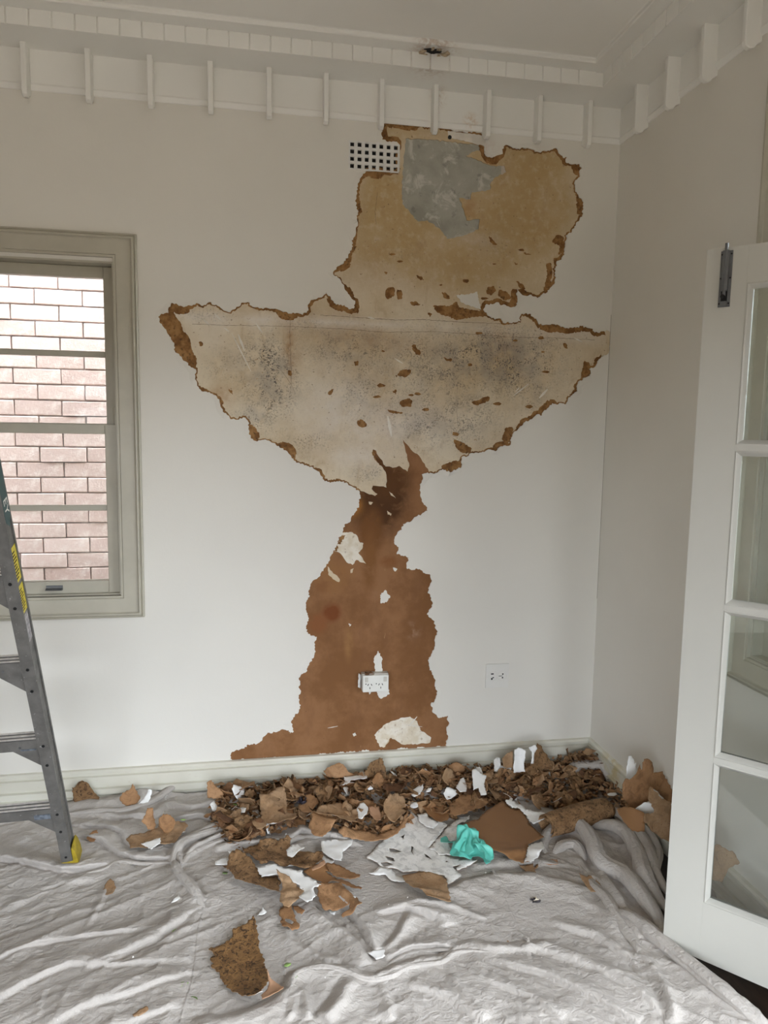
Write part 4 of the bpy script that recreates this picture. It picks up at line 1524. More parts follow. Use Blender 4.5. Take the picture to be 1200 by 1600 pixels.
# dark green label on the outer web with pale letters
zE, zF = rail_z(8, 828), rail_z(-6, 745)
yz = [(.003, zF + .1), (.050, zF + .1), (.050, zE + .030), (.028, zE), (.003, zE + .022)]
V = [(.0218, a, b_) for a, b_ in yz] + [(.0222, a, b_) for a, b_ in yz]
me = mesh('maker_label', V, [(4, 3, 2, 1, 0), (5, 6, 7, 8, 9)] + [(i, (i + 1) % 5, 5 + (i + 1) % 5, 5 + i) for i in range(5)], [M_grn])
ml = lp(ob('maker_label', me, label='dark green label with pale lettering'))
fc = bpy.data.curves.new('lettering', 'FONT')
fc.body = 'EY'
fc.size = .048
fc.extrude = .0002
fc.align_x = 'RIGHT'
fc.align_y = 'CENTER'
ft_ = bpy.data.objects.new('lettering_curve', fc)
COL.objects.link(ft_)
bpy.context.view_layer.update()
me = bpy.data.meshes.new_from_object(ft_.evaluated_get(bpy.context.evaluated_depsgraph_get()))
bpy.data.objects.remove(ft_)
bpy.data.curves.remove(fc)
me.materials.clear()
me.materials.append(M_plas)
fo = ob('lettering', me)
fo.parent = ml
fo.matrix_local = Matrix.Translation((.0225, .027, zE + .042)) @ Matrix(((0, 0, 1, 0), (0, 1, 0, 0), (-1, 0, 0, 0), (0, 0, 0, 1)))
for i in range(1):
    zc = z3
    lp(MB().box(-.080, -.024, -.0036, -.0020, zc - .016, zc + .006).build('tape_smear', M_blu))
    lp(MB().box(-.075, -.025, -.0036, -.0020, zc + STEP - .014, zc + STEP - .009).build('tape_smear', M_blu))

# ================================================================== DROP CLOTH (height field)


def fl(px, py, z=.02):
    p = atZ(px, py, z)
    return (p[0], p[1])


def ridge(X, Y, pts, w1, w2, h, zref=.02):
    """fold along a traced line; w1 / w2 = half widths left and right of travel"""
    P = [fl(a, b_, zref) for a, b_ in pts]
    L = [0]
    for i in range(len(P) - 1):
        L.append(L[-1] + math.hypot(P[i + 1][0] - P[i][0], P[i + 1][1] - P[i][1]))
    best = np.full(X.shape, 1e9)
    sg = np.zeros(X.shape)
    tt = np.zeros(X.shape)
    for i in range(len(P) - 1):
        ax, ay = P[i]
        dx, dy = P[i + 1][0] - ax, P[i + 1][1] - ay
        l2 = dx * dx + dy * dy + 1e-12
        t = np.clip(((X - ax) * dx + (Y - ay) * dy) / l2, 0, 1)
        ex, ey = X - ax - t * dx, Y - ay - t * dy
        d = np.sqrt(ex * ex + ey * ey)
        k_ = d < best
        best[k_] = d[k_]
        sg[k_] = (dx * ey - dy * ex)[k_]
        tt[k_] = (L[i] + t * math.sqrt(l2))[k_] / L[-1]
    w1, w2 = w1 * 1.3, w2 * 1.3
    w = np.where(sg > 0, w1, w2)
    wob = 1 + .35 * (vnoise(X * 9 + L[-1] * 50, Y * 9, 5) - .5)
    taper = np.clip(tt / .18, 0, 1) * np.clip((1 - tt) / .18, 0, 1)
    taper = np.sqrt(np.clip(taper, 0, 1)) * .9 + .1 * (taper > 0)
    # rounded top, quick fall
    q_ = best / (w * wob)
    gentle = (sg <= 0) if w1 < w2 else (sg > 0)
    prof_ = np.where(gentle, 1 / (1 + (q_ / 1.05) ** 2) ** 1.4, np.exp(-np.power(q_ / .95, 2.4)))
    # tight crease along the steeper foot of the fold
    wn = min(w1, w2)
    cr_ = np.exp(-((best - 1.45 * wn * wob) / (.42 * wn)) ** 2) * (sg > 0 if w1 < w2 else sg <= 0)
    return (.9 * h * prof_ - .22 * h * cr_) * taper


FOLDS = [  # (points px, w left, w right, height)  (left of travel = further from camera for left-to-right lines)
 ([(100, 1268), (160, 1269), (213, 1258), (262, 1240), (285, 1228), (335, 1238)], .03, .035, .030),
 ([(110, 1277), (170, 1280), (235, 1281), (262, 1262)], .020, .016, .020),
 ([(112, 1292), (165, 1294), (192, 1304), (203, 1318), (215, 1330)], .030, .012, .022),
 ([(118, 1310), (160, 1317), (190, 1334), (215, 1342), (272, 1343)], .030, .012, .026),
 ([(-20, 1340), (30, 1346), (70, 1356), (100, 1362), (130, 1358), (170, 1352)], .040, .012, .034),
 ([(-20, 1290), (30, 1283), (70, 1278)], .03, .02, .018),
 ([(30, 1310), (60, 1325), (90, 1338)], .02, .03, .015),
 # knot of folds left of the pile
 ([(272, 1352), (276, 1335), (288, 1318), (312, 1306), (345, 1300)], .018, .022, .018),
 ([(272, 1352), (280, 1370), (297, 1384), (308, 1402), (317, 1416)], .010, .034, .022),
 ([(290, 1345), (303, 1332), (330, 1318), (360, 1308)], .012, .014, .030),
 ([(283, 1322), (280, 1345), (286, 1358)], .010, .010, .025),
 ([(335, 1330), (380, 1325), (440, 1318), (470, 1300), (560, 1320)], .02, .02, .03),
 ([(260, 1262), (300, 1268), (350, 1262), (400, 1262)], .02, .014, .022),
 ([(270, 1285), (310, 1278), (340, 1285)], .02, .012, .02),
 # large diagonal sweeps lower left
 ([(-30, 1515), (20, 1490), (80, 1472), (150, 1462), (225, 1455)], 0.040, .012, 0.0158),
 ([(130, 1515), (200, 1486), (240, 1468), (290, 1430), (318, 1418)], 0.028, .018, 0.0202),
 ([(225, 1470), (262, 1472), (300, 1448), (312, 1425)], 0.016, .02, 0.0101),
 ([(-30, 1580), (40, 1540), (110, 1508), (180, 1510), (300, 1500)], 0.040, .014, 0.0144),
 ([(60, 1610), (130, 1575), (200, 1555), (270, 1530), (300, 1518)], 0.036, .014, 0.0144),
 ([(150, 1610), (220, 1590), (280, 1575)], 0.024, .014, 0.0101),
 ([(0, 1430), (40, 1400), (90, 1378), (150, 1372), (185, 1358)], 0.024, .02, 0.0086),
 ([(128, 1465), (145, 1440), (160, 1410), (165, 1390)], 0.013, .010, 0.0101),
 ([(66, 1470), (74, 1440), (80, 1420)], 0.011, .010, 0.0072),
 ([(60, 1600), (66, 1570), (70, 1550)], 0.013, .008, 0.0086), ([(95, 1590), (103, 1560), (110, 1545)], 0.013, .008, 0.0086),
 ([(195, 1345), (210, 1370), (222, 1400), (215, 1420)], 0.011, .014, 0.0072),
 # roll of cloth round the curled sheet and to the centre
 ([(300, 1605), (345, 1596), (385, 1586), (430, 1566), (452, 1545), (456, 1528), (475, 1518), (520, 1519), (560, 1527)], .014, .050, .034),
 ([(545, 1527), (585, 1533), (612, 1520), (645, 1508), (690, 1498), (712, 1482), (735, 1478)], .012, .022, .018),
 ([(735, 1478), (770, 1484), (820, 1482), (870, 1476)], .014, .02, .018),
 ([(600, 1500), (640, 1480), (680, 1476), (712, 1482)], .02, .012, .020),
 ([(478, 1420), (505, 1440), (535, 1462), (560, 1490), (575, 1512)], .012, .030, .026),
 ([(515, 1392), (545, 1420), (572, 1455), (590, 1490)], .028, .012, .030),
 ([(445, 1445), (452, 1470), (470, 1482), (500, 1498), (530, 1505)], .012, .02, .018),
 ([(640, 1430), (625, 1460), (600, 1490)], .02, .012, .022),
 ([(505, 1600), (530, 1570), (545, 1540), (550, 1532)], .018, .02, .030),
 ([(480, 1600), (478, 1570), (470, 1545)], .014, .012, .024), ([(450, 1600), (458, 1575), (462, 1550)], .010, .012, .02),
 ([(590, 1540), (605, 1570), (610, 1600)], .012, .014, .014), ([(640, 1540), (700, 1560), (760, 1600)], .02, .014, .014),
 ([(600, 1420), (650, 1412), (690, 1416), (720, 1424)], .02, .016, .022),
 ([(585, 1428), (630, 1418), (660, 1425), (690, 1435), (700, 1450)], .03, .018, .024),
 # broad sweep right of the white sheets
 ([(690, 1402), (725, 1382), (770, 1372), (830, 1374), (885, 1384), (930, 1400)], .014, .075, .026),
 ([(735, 1355), (770, 1352), (830, 1350), (890, 1352)], .03, .02, .014),
 ([(720, 1350), (735, 1380), (748, 1400), (765, 1425), (790, 1450)], .008, .008, .006),
 ([(760, 1440), (720, 1425), (700, 1412)], .014, .010, .016),
 ([(780, 1500), (850, 1520), (930, 1560), (1000, 1600)], .03, .014, .018),
 ([(800, 1470), (870, 1490), (950, 1520), (1010, 1560)], .02, .016, .016),
 ([(760, 1530), (830, 1560), (880, 1600)], .02, .014, .014), ([(860, 1440), (930, 1462), (985, 1500), (1030, 1550)], .02, .014, .018),
 ([(700, 1530), (740, 1570), (760, 1600)], .014, .012, .012), ([(930, 1500), (980, 1540), (1040, 1590)], .016, .012, .012),
 # long sleeves in the right corner
 ([(866, 1291), (908, 1298), (925, 1322), (938, 1348), (972, 1366), (1000, 1400), (1028, 1436), (1040, 1462)], .030, .030, .030),
 ([(905, 1284), (945, 1288), (978, 1308), (998, 1340), (1006, 1372), (1028, 1398), (1046, 1410)], .030, .030, .028),
 ([(930, 1262), (958, 1272), (988, 1296), (1010, 1330), (1020, 1360), (1040, 1388)], .026, .026, .022),
 ([(1002, 1290), (1018, 1310), (1028, 1335), (1022, 1358)], .02, .02, .015),
 ([(925, 1345), (945, 1385), (968, 1420), (985, 1455), (1000, 1480)], .02, .018, .030),
 ([(900, 1340), (925, 1375), (945, 1410), (962, 1450)], .016, .02, .020),
 ([(968, 1425), (1000, 1450), (1035, 1478), (1070, 1508), (1110, 1540), (1160, 1575), (1200, 1605)], .016, .050, .042),
 ([(985, 1478), (1010, 1510), (1035, 1550), (1050, 1600)], .02, .014, .026),
 ([(880, 1228), (905, 1215), (935, 1218), (950, 1232)], .03, .03, .05),
 ([(860, 1400), (900, 1405), (940, 1430), (965, 1470)], .02, .02, .014),
]
HEAP = [(345, 1252, .09, .06, .02), (400, 1250, .12, .08, .035), (450, 1262, .14, .10, .05), (520, 1262, .16, .12, .06), (590, 1250, .16, .12, .075), (650, 1240, .16, .11, .075), (720, 1238, .16, .11, .065),
        (790, 1232, .16, .11, .065), (850, 1230, .14, .11, .06), (905, 1215, .12, .09, .05), (950, 1215, .10, .08, .05), (985, 1245, .09, .10, .05), (1020, 1280, .07, .10, .06), (340, 1295, .07, .05, .03), (560, 1290, .14, .06, .03)]


CALM = [(650, 1345, .30, .16), (790, 1310, .20, .14), (460, 1370, .28, .16), (395, 1510, .15, .14), (850, 1420, .22, .14), (600, 1400, .2, .1), (250, 1300, .16, .1)]


def cloth_z(X, Y, detail=True, want_tall=False):
    X = np.asarray(X, float)
    Y = np.asarray(Y, float)
    z = .022 + .030 * (fbm(X * 2.3, Y * 2.3, 21, 3) + .2)
    tall = np.zeros(X.shape)
    neg = np.zeros(X.shape)
    for pts, a, b_, h in FOLDS:
        rg_ = ridge(X, Y, pts, a, b_, h)
        neg = neg + np.minimum(rg_, 0)
        tall = np.cbrt(tall ** 3 + np.maximum(rg_, 0) ** 3) 
    z = z + tall + np.maximum(neg, -.016)
    hp = np.zeros(X.shape)
    for px, py, rx, ry, h in HEAP:
        c = fl(px, py, .03)
        hp = np.maximum(hp, h * np.exp(-(((X - c[0]) / rx) ** 2 + ((Y - c[1]) / ry) ** 2)))
    z = z + hp * .75
    # lapping up against the skirting
    z = z + .030 * np.exp(-np.clip(3.27 - Y, 0, 9) / .05) * (.6 + .8 * vnoise(X * 6, Y * 0, 2))
    if detail:
        calm = np.zeros(X.shape)
        for px, py, rx, ry in CALM:
            c = fl(px, py)
            calm = np.maximum(calm, np.exp(-((((X - c[0]) / rx) ** 2 + ((Y - c[1]) / ry) ** 2)) ** 2))
        zb_ = z
        wx = X + .05 * fbm(X * 5, Y * 5, 31, 3)
        wy = Y + .05 * fbm(X * 5 + 9, Y * 5, 33, 3)
        # pulled wrinkles, direction changes across the sheet
        ang = .55 + 1.3 * fbm(X * 1.1, Y * 1.1, 41, 2)
        ang = np.where(X > .7, ang - 1.25, ang)
        ca, sa = np.cos(.5), np.sin(.5)
        u1, v1 = wx * ca + wy * sa, -wx * sa + wy * ca
        cb, sb = np.cos(-.7), np.sin(-.7)
        u2, v2 = wx * cb + wy * sb, -wx * sb + wy * cb
        k_ = 1 / (1 + np.exp(-(X - .55) * 7))
        r1 = ridged(u1 * 3.2, v1 * 11, 51, 3)
        r2 = ridged(u2 * 3.2, v2 * 11, 57, 3)
        z = z + .014 * (r1 * (1 - k_) + r2 * k_ - .45)
        z = z + .007 * (ridged(wx * 12, wy * 9, 61, 3) - .5)
        z = z + .012 * ridged(u1 * 2.4 + .3, v1 * 8.5, 71, 2) ** 5 * (1 - k_) + .012 * ridged(u2 * 2.4, v2 * 8.5 + .7, 73, 2) ** 4 * k_
        z = z + .0045 * ridged(v1 * 5 + .3, u1 * 17, 75, 2) ** 4
        z = z + .0028 * ridged(u2 * 12, v2 * 30, 79, 2) ** 3
        z = z + .0022 * (ridged(X * 46, Y * 30, 63, 2) - .5)
        z = z * (1 - calm * .75) + zb_ * calm * .75
    if want_tall:
        return np.where(z > .012, z, .004 + .008 * np.exp((z - .012) / .008)), tall
    return np.where(z > .012, z, .004 + .008 * np.exp((z - .012) / .008))


EDGE = [(1.672, 3.30), (1.66, 2.9), (1.61, 2.62), (1.50, 2.36), (1.385, 2.09), (1.455, 1.835), (1.50, 1.66), (1.55, 1.2)]
ey = np.array([p[1] for p in EDGE][::-1])
ex = np.array([p[0] for p in EDGE][::-1])
NX, NY = 560, 400
y1d = np.linspace(1.25, 3.274, NY)
Xg = np.zeros((NY, NX))
Yg = np.zeros((NY, NX))
for j, y in enumerate(y1d):
    xe = np.interp(y, ey, ex)
    Xg[j] = np.linspace(-1.62, xe, NX)
    Yg[j] = y
# ragged far edge against the skirting on the left
Yg = Yg - (np.clip((Yg - 3.1) / .174, 0, 1) ** 2) * .03 * (vnoise(Xg * 5, Xg * 0, 77))
Zg, Tg = cloth_z(Xg, Yg, True, True)
er = np.exp(-((np.linspace(1, 0, NX)[None, :] * (Xg[:, -1:] - Xg[:, :1])) / .02) ** 2)
Zg = Zg * (1 - .75 * er) + .004
# sideways lean of steep folds so that they overhang a little
Yg = Yg - 1.15 * np.minimum(Tg, .03) * np.clip((3.2 - Yg) / .1, 0, 1) * (1 - er)
VV = np.stack([Xg.ravel(), Yg.ravel(), Zg.ravel()], 1)
ii = np.arange(NY * NX).reshape(NY, NX)
FQ = np.stack([ii[:-1, :-1].ravel(), ii[:-1, 1:].ravel(), ii[1:, 1:].ravel(), ii[1:, :-1].ravel()], 1)
me = bpy.data.meshes.new('drop_cloth')
me.vertices.add(len(VV))
me.vertices.foreach_set('co', VV.ravel())
me.loops.add(len(FQ) * 4)
me.loops.foreach_set('vertex_index', FQ.ravel().astype(np.int32))
me.polygons.add(len(FQ))
me.polygons.foreach_set('loop_start', np.arange(0, len(FQ) * 4, 4, dtype=np.int32))
me.polygons.foreach_set('use_smooth', np.ones(len(FQ), bool))
me.update(calc_edges=True)
me.materials.append(M_cloth)


def fsum(lst):
    v = np.zeros(len(VV))
    for px, py, rx, ry, k in lst:
        c = fl(px, py)
        v += k * np.exp(-(((VV[:, 0] - c[0]) / rx) ** 2 + ((VV[:, 1] - c[1]) / ry) ** 2))
    return np.clip(v, 0, 1)


at = me.attributes.new('grime', 'FLOAT', 'POINT')
at.data.foreach_set('value', fsum([(905, 1310, .07, .06, 1), (890, 1325, .05, .04, .8), (1015, 1335, .02, .03, 1), (380, 1395, .10, .06, .5), (400, 1425, .08, .05, .4), (310, 1245, .05, .02, .6), (915, 1240, .06, .05, .7)]))
at = me.attributes.new('splash', 'FLOAT', 'POINT')
at.data.foreach_set('value', fsum([(285, 1362, .012, .012, .9), (490, 1470, .05, .03, .35), (262, 1255, .01, .03, .8), (870, 1325, .03, .02, .5), (700, 1440, .05, .03, .25)]))
cloth = ob('drop_cloth', me, label='pale grey canvas drop cloth lying in folds over the floor', cat='drop cloth')
# bunched sleeves of canvas: real overlapping rolls
M_fold = M_cloth


def fold_tube(pts, r0_, flat=.75, lift_=.35, sd=0, tap=.25, wr=1.0):
    P = [fl(a, b_, .045) for a, b_ in pts]
    # resample with catmull-rom
    Q = []
    for i in range(len(P) - 1):
        p0 = P[max(i - 1, 0)]
        p1, p2 = P[i], P[i + 1]
        p3 = P[min(i + 2, len(P) - 1)]
        L = math.hypot(p2[0] - p1[0], p2[1] - p1[1])
        k = max(2, int(L / .008))
        for j in range(k):
            t = j / k
            Q.append(tuple(.5 * (2 * p1[c] + (p2[c] - p0[c]) * t + (2 * p0[c] - 5 * p1[c] + 4 * p2[c] - p3[c]) * t * t + (3 * p1[c] - p0[c] - 3 * p2[c] + p3[c]) * t ** 3) for c in (0, 1)))
    Q.append(P[-1])
    Q = np.array(Q)
    n = len(Q)
    T = np.gradient(Q, axis=0)
    T /= np.linalg.norm(T, axis=1, keepdims=True) + 1e-9
    Nn_ = np.stack([-T[:, 1], T[:, 0]], 1)
    g_ = cloth_z(Q[:, 0], Q[:, 1], False)
    ker = np.ones(9) / 9
    g_ = np.convolve(np.pad(g_, 4, mode='edge'), ker, 'valid')
    m = 40
    V = []
    s_ = np.linspace(0, 1, n)
    L = n * .008
    for i in range(n):
        t = s_[i]
        tp = min(1, (t / tap)) ** .6 * min(1, ((1 - t) / tap)) ** .6 if tap else 1
        tp = .12 + .88 * tp
        for j in range(m):
            a = 2 * math.pi * j / m
            w_ = float(0)
            V.append((i, a, tp))
    A = np.array(V)
    ii_ = A[:, 0].astype(int)
    a = A[:, 1]
    tp = A[:, 2]
    u = ii_ * .008
    tw = a + .9 * np.sin(u * 5 + sd)
    rad = r0_ * tp * (1 + wr * (.22 * (ridged(np.cos(tw) * 1.5 + 5 + sd, np.sin(tw) * 1.5 + u * 2.2, 81 + sd, 2) - .5) + .22 * (ridged(np.cos(a) * 3.5 + u * 4, np.sin(a) * 3.5 + u * 6 + sd, 83 + sd, 3) - .5) + .25 * (vnoise(u * 7, u * 0 + sd, 5) - .5)))
    X_ = Q[ii_, 0] + Nn_[ii_, 0] * rad * np.cos(a)
    Y_ = Q[ii_, 1] + Nn_[ii_, 1] * rad * np.cos(a)
    Z_ = g_[ii_] + r0_ * lift_ * tp - r0_ * .3 * (1 - tp) + rad * flat * np.sin(a)
    VV_ = np.stack([X_, Y_, np.maximum(Z_, .002)], 1)
    F_ = [(i * m + j, i * m + (j + 1) % m, (i + 1) * m + (j + 1) % m, (i + 1) * m + j) for i in range(n - 1) for j in range(m)]
    return ob('bunched_fold', mesh('bunched_fold', VV_, F_, [M_fold], smooth=True), cloth)


for k_, (pts, r_, fl_, lf_) in enumerate((
    ([(852, 1330), (852, 1308), (866, 1294), (890, 1289), (908, 1300), (925, 1324), (938, 1350), (972, 1370), (1000, 1402), (1028, 1438), (1042, 1470)], .034, .85, .55),
    ([(893, 1283), (925, 1286), (955, 1293), (978, 1310), (996, 1340), (1006, 1374), (1028, 1402), (1048, 1420)], .033, .85, .60),
    ([(925, 1262), (958, 1272), (988, 1296), (1010, 1330), (1020, 1360), (1042, 1392)], .028, .8, .5),
    ([(1000, 1285), (1018, 1310), (1028, 1335), (1024, 1362), (1034, 1385)], .020, .8, .5),
    ([(865, 1330), (880, 1318), (900, 1316), (915, 1335)], .022, .8, .4),
    ([(905, 1345), (925, 1378), (950, 1408), (970, 1440), (990, 1470), (1005, 1500)], .022, .6, .15),
    ([(962, 1420), (1000, 1450), (1035, 1480), (1072, 1510), (1112, 1542), (1160, 1577), (1210, 1612)], .030, .7, .25),
    ([(872, 1232), (900, 1216), (935, 1215), (955, 1228), (965, 1244)], .026, .8, .6),
    ([(268, 1350), (276, 1333), (288, 1318), (310, 1307), (345, 1298), (380, 1294)], .020, .8, .5),
    ([(272, 1340), (276, 1362), (290, 1380), (306, 1398), (318, 1418)], .018, .7, .4),
    ([(282, 1352), (296, 1336), (322, 1322), (352, 1312), (372, 1308)], .014, .8, .5),
    ([(100, 1270), (160, 1270), (213, 1261), (262, 1243), (287, 1229), (335, 1236)], .018, .7, .2),
    ([(390, 1330), (440, 1316), (470, 1303), (520, 1306), (575, 1318)], .016, .7, .3),
    ([(440, 1567), (455, 1545), (462, 1526), (490, 1517), (530, 1519), (575, 1529), (608, 1524), (640, 1510), (690, 1500), (712, 1484), (745, 1480), (790, 1486)], .0115, .8, .45),
    ([(600, 1503), (640, 1484), (676, 1478), (712, 1480)], .008, .7, .3),
    ([(120, 1362), (160, 1354), (185, 1342), (230, 1343), (275, 1342)], .010, .7, .3),
    )):
    fold_tube(pts, r_, fl_, lf_, k_)
# stitched seams of the cloth
for pts in ([(318, 1424), (309, 1460), (306, 1500), (300, 1540), (288, 1580), (280, 1606)], [(768, 1366), (776, 1385), (786, 1405), (798, 1430), (812, 1460), (835, 1500)]):
    P = [fl(a, b_) for a, b_ in pts]
    P = jag(P, .01, .0004, rng, closed=False)
    sm = MB()
    for off in (-.004, .004):
        for i in range(len(P) - 1):
            if i % 2 and off > 0:
                pass
            (ax, ay), (bx_, by_) = P[i], P[i + 1]
            L = math.hypot(bx_ - ax, by_ - ay) + 1e-9
            nx, ny = -(by_ - ay) / L, (bx_ - ax) / L
            za, zb = cloth_z(np.array([ax + nx * off, bx_ + nx * off]), np.array([ay + ny * off, by_ + ny * off]))
            w_ = .0011
            V = [(ax + nx * (off - w_), ay + ny * (off - w_), za + .004), (ax + nx * (off + w_), ay + ny * (off + w_), za + .004), (bx_ + nx * (off + w_), by_ + ny * (off + w_), zb + .004), (bx_ + nx * (off - w_), by_ + ny * (off - w_), zb + .004),
                 (ax, ay, za + .0052), (bx_, by_, zb + .0052)]
            sm.add(V, [(0, 1, 4), (1, 2, 5, 4), (2, 3, 5), (3, 0, 4, 5)])
    ob('seam', mesh('seam', sm.v, sm.f, [M_cloth]), cloth)
#--MARK-FLAKES--

# ================================================================== FALLEN PAINT
def ground(x, y):
    return float(cloth_z(np.array([x]), np.array([y]))[0])


def ground_fit(X_, Y_):
    Z_ = cloth_z(X_, Y_)
    A_ = np.stack([np.ones_like(X_), X_, Y_], 1)
    return np.linalg.lstsq(A_, Z_, rcond=None)[0]


def hero(name, label, px_outline, plane, base, mats, deform=None, tilt=(0, 0, 0), spacing=.012, js=.009, ja=.003, sd=1, th=.0013, holes=(), cat='paint sheet', group=None, lift_=0.0):
    """torn sheet traced on the floor ('F', height above cloth) or standing ('V', Y) """
    if plane == 'F':
        c = (sum(p[0] for p in px_outline) / len(px_outline), sum(p[1] for p in px_outline) / len(px_outline))
        z = .03
        for _ in range(4):
            q = atZ(c[0], c[1], z)
            z = ground(q[0], q[1]) + base
        P = [atZ(a, b_, z)[:2] for a, b_ in px_outline]
        cx, cy = q[0], q[1]
        loc = (cx, cy, z)
        hol = [[(atZ(a, b_, z)[0] - cx, atZ(a, b_, z)[1] - cy) for a, b_ in h] for h in holes]
        P = [(a - cx, b_ - cy) for a, b_ in P]
        rot = (0, 0, 0)
        # the sheet lies over the broad shape of the cloth and clears its small creases
        df = deform or curl(0, 0, 0, .004, 14, sd)
        pa_ = np.array(P)
        gpt = ground_fit(pa_[:, 0] + cx, pa_[:, 1] + cy)

        small = float(np.ptp(pa_[:, 0]) + np.ptp(pa_[:, 1])) < .19

        def draped(x, y, df=df, gpt=gpt, cx=cx, cy=cy, small=small):
            X_, Y_, Z_ = df(x, y)
            g_ = gpt[0] + gpt[1] * (X_ + cx) + gpt[2] * (Y_ + cy)
            gl_ = cloth_z(X_ + cx, Y_ + cy)
            if small:
                z_ = Z_ - float(np.min(Z_)) * .5 + tilt[0] * Y_ * .15
                return X_, Y_, z_
            zz_ = .45 * g_ + .55 * np.maximum(gl_, g_) - (z - base) + Z_ - float(np.min(Z_)) * .5 + tilt[0] * Y_ * .2
            return X_, Y_, np.maximum(zz_, gl_ - (z - base) + .003 - base * .0)
        deform = draped
    else:
        P = [atY(a, b_, base) for a, b_ in px_outline]
        cx = sum(p[0] for p in P) / len(P)
        cz = min(p[2] for p in P)
        loc = (cx, base, cz)
        hol = []
        P = [(p[0] - cx, p[2] - cz) for p in P]
        rot = (R90 + tilt[0], tilt[1], tilt[2])
    me = sheet_mesh(name, P, spacing, deform or curl(0, 0, 0, .004, 14, sd), mats, th, js * .85, ja * 1.45, sd, hol)
    return ob(name, me, loc=loc, rot=rot, label=label, cat=cat, group=group)


def C3(x0, y0, s, pts):
    return [(x0 + a / s, y0 + b_ / s) for a, b_ in pts]


# A: broad smooth brown sheet on the right, with one corner folded back white
A = C3(600, 1150, 4, [(498, 560), (590, 530), (640, 480), (735, 420), (760, 428), (790, 455), (850, 462), (880, 490), (905, 545), (945, 585), (1000, 640), (950, 662), (905, 684), (895, 730), (875, 815), (800, 780), (740, 750), (650, 715), (590, 640), (550, 610)])
bs = hero('paint_sheet', 'broad smooth brown sheet right of the turquoise glove, one corner folded back white', A, 'F', .030, [M_smooth, M_white, M_tan], curl(.6, .6, 0, .0035, 5, 3), (.05, -.02, 0), .014, .012, .0022, 5)
fold = C3(600, 1150, 4, [(905, 684), (950, 660), (992, 652), (1003, 700), (965, 750), (920, 795), (878, 816), (893, 735)])
f2 = hero('folded_corner', None, fold, 'F', .034, [M_white, M_smooth], curl(.9, 4, 0, .002, 10, 2), (.10, .05, 0), .012, .010, .002, 8, cat=None)
f2['label'] = 'white corner folded back'
f2.parent = bs
f2.matrix_parent_inverse = bs.matrix_basis.inverted()
# B: big cracked white sheet in the centre
B = C3(560, 1260, 4, [(330, 35), (345, 75), (430, 130), (505, 112), (560, 132), (520, 180), (470, 232), (438, 265), (482, 270), (500, 300), (600, 330), (745, 352), (700, 380), (660, 395), (605, 410), (642, 438), (600, 468), (560, 492), (540, 440), (470, 430), (380, 405), (280, 415), (230, 392), (150, 378), (110, 350), (50, 320), (130, 240), (200, 180), (270, 110)])
HB = [C3(560, 1260, 4, h) for h in ([(190, 268), (225, 270), (270, 285), (235, 290), (200, 284)], [(165, 312), (220, 325), (225, 345), (185, 335)], [(265, 205), (290, 190), (280, 215)], [(410, 300), (440, 318), (455, 335), (425, 322)],
      [(330, 255), (345, 262), (336, 285), (348, 310), (328, 285)], [(590, 385), (640, 375), (610, 392), (620, 412), (600, 400)], [(545, 346), (562, 350), (550, 356)], [(138, 355), (180, 350), (215, 365), (160, 380)])]
hero('paint_sheet', 'largest cracked white paint sheet lying left of the turquoise glove', B, 'F', .010, [M_white_d, M_tan, M_tan], curl(.4, .3, 0, .006, 6, 1), (.05, .0, 0), .016, .010, .0022, 6, holes=HB)
hero('paint_sheet', 'long pale strip of sheet running diagonally behind the turquoise glove', C3(560, 1260, 4, [(440, 262), (560, 132), (640, 62), (700, 50), (690, 80), (620, 110), (660, 150), (640, 200), (560, 230), (600, 300), (500, 298), (470, 270)]), 'F', .012,
     [M_white_d, M_tan], curl(.8, 1, 0, .004, 9, 4), (.05, 0, 0), .014, .012, .003, 9)
hero('paint_sheet', 'small white flap loose on top of the cracked white sheet', C3(560, 1260, 4, [(365, 60), (425, 45), (440, 70), (500, 110), (470, 140), (430, 130), (385, 100)]), 'F', .024, [M_white, M_tan], curl(.2, 2, 0, .003, 12, 4), (.1, .05, 0), .012, .010, .002, 10)
hero('paint_sheet', 'white scrap at the lower left of the cracked white sheet', C3(560, 1260, 4, [(62, 420), (95, 415), (130, 384), (205, 398), (240, 440), (270, 450), (300, 498), (250, 488), (200, 465), (170, 430), (120, 432), (95, 428)]), 'F', .010, [M_white, M_kraft], curl(.5, 2, 0, .005, 12, 5), (.05, .0, 0), .012, .009, .002, 11)
hero('paint_sheet', 'two-tone tan sheet lying in front of the cracked white sheet', C3(560, 1260, 4, [(272, 422), (330, 414), (380, 405), (425, 414), (470, 422), (520, 440), (548, 462), (556, 500), (570, 560), (576, 625), (545, 628), (500, 612), (430, 590), (405, 562), (360, 525), (320, 500), (290, 460)]), 'F', .026,
     [M_tan, M_white, M_tan], curl(2.4, 3, 0, .004, 10, 7), (.06, -.03, 0), .012, .010, .002, 12)
hero('paint_sheet', 'orange-brown sheet wedged behind the cracked white sheet', C3(600, 1150, 4, [(225, 440), (262, 425), (330, 415), (400, 455), (402, 520), (360, 548), (320, 535), (285, 500), (260, 470)]), 'F', .030, [M_smooth, M_white], curl(.3, 1, 0, .004, 10, 4), (.12, 0, 0), .012, .010, .0025, 13)
hero('paint_sheet', 'brown strip of sheet behind the broad smooth brown one', C3(600, 1150, 4, [(400, 450), (480, 395), (560, 388), (640, 395), (655, 420), (620, 440), (560, 470), (500, 490), (440, 500), (410, 480)]), 'F', .040, [M_kraft, M_white], curl(.3, 4, 0, .006, 10, 8), (.15, 0, 0), .012, .010, .003, 14)
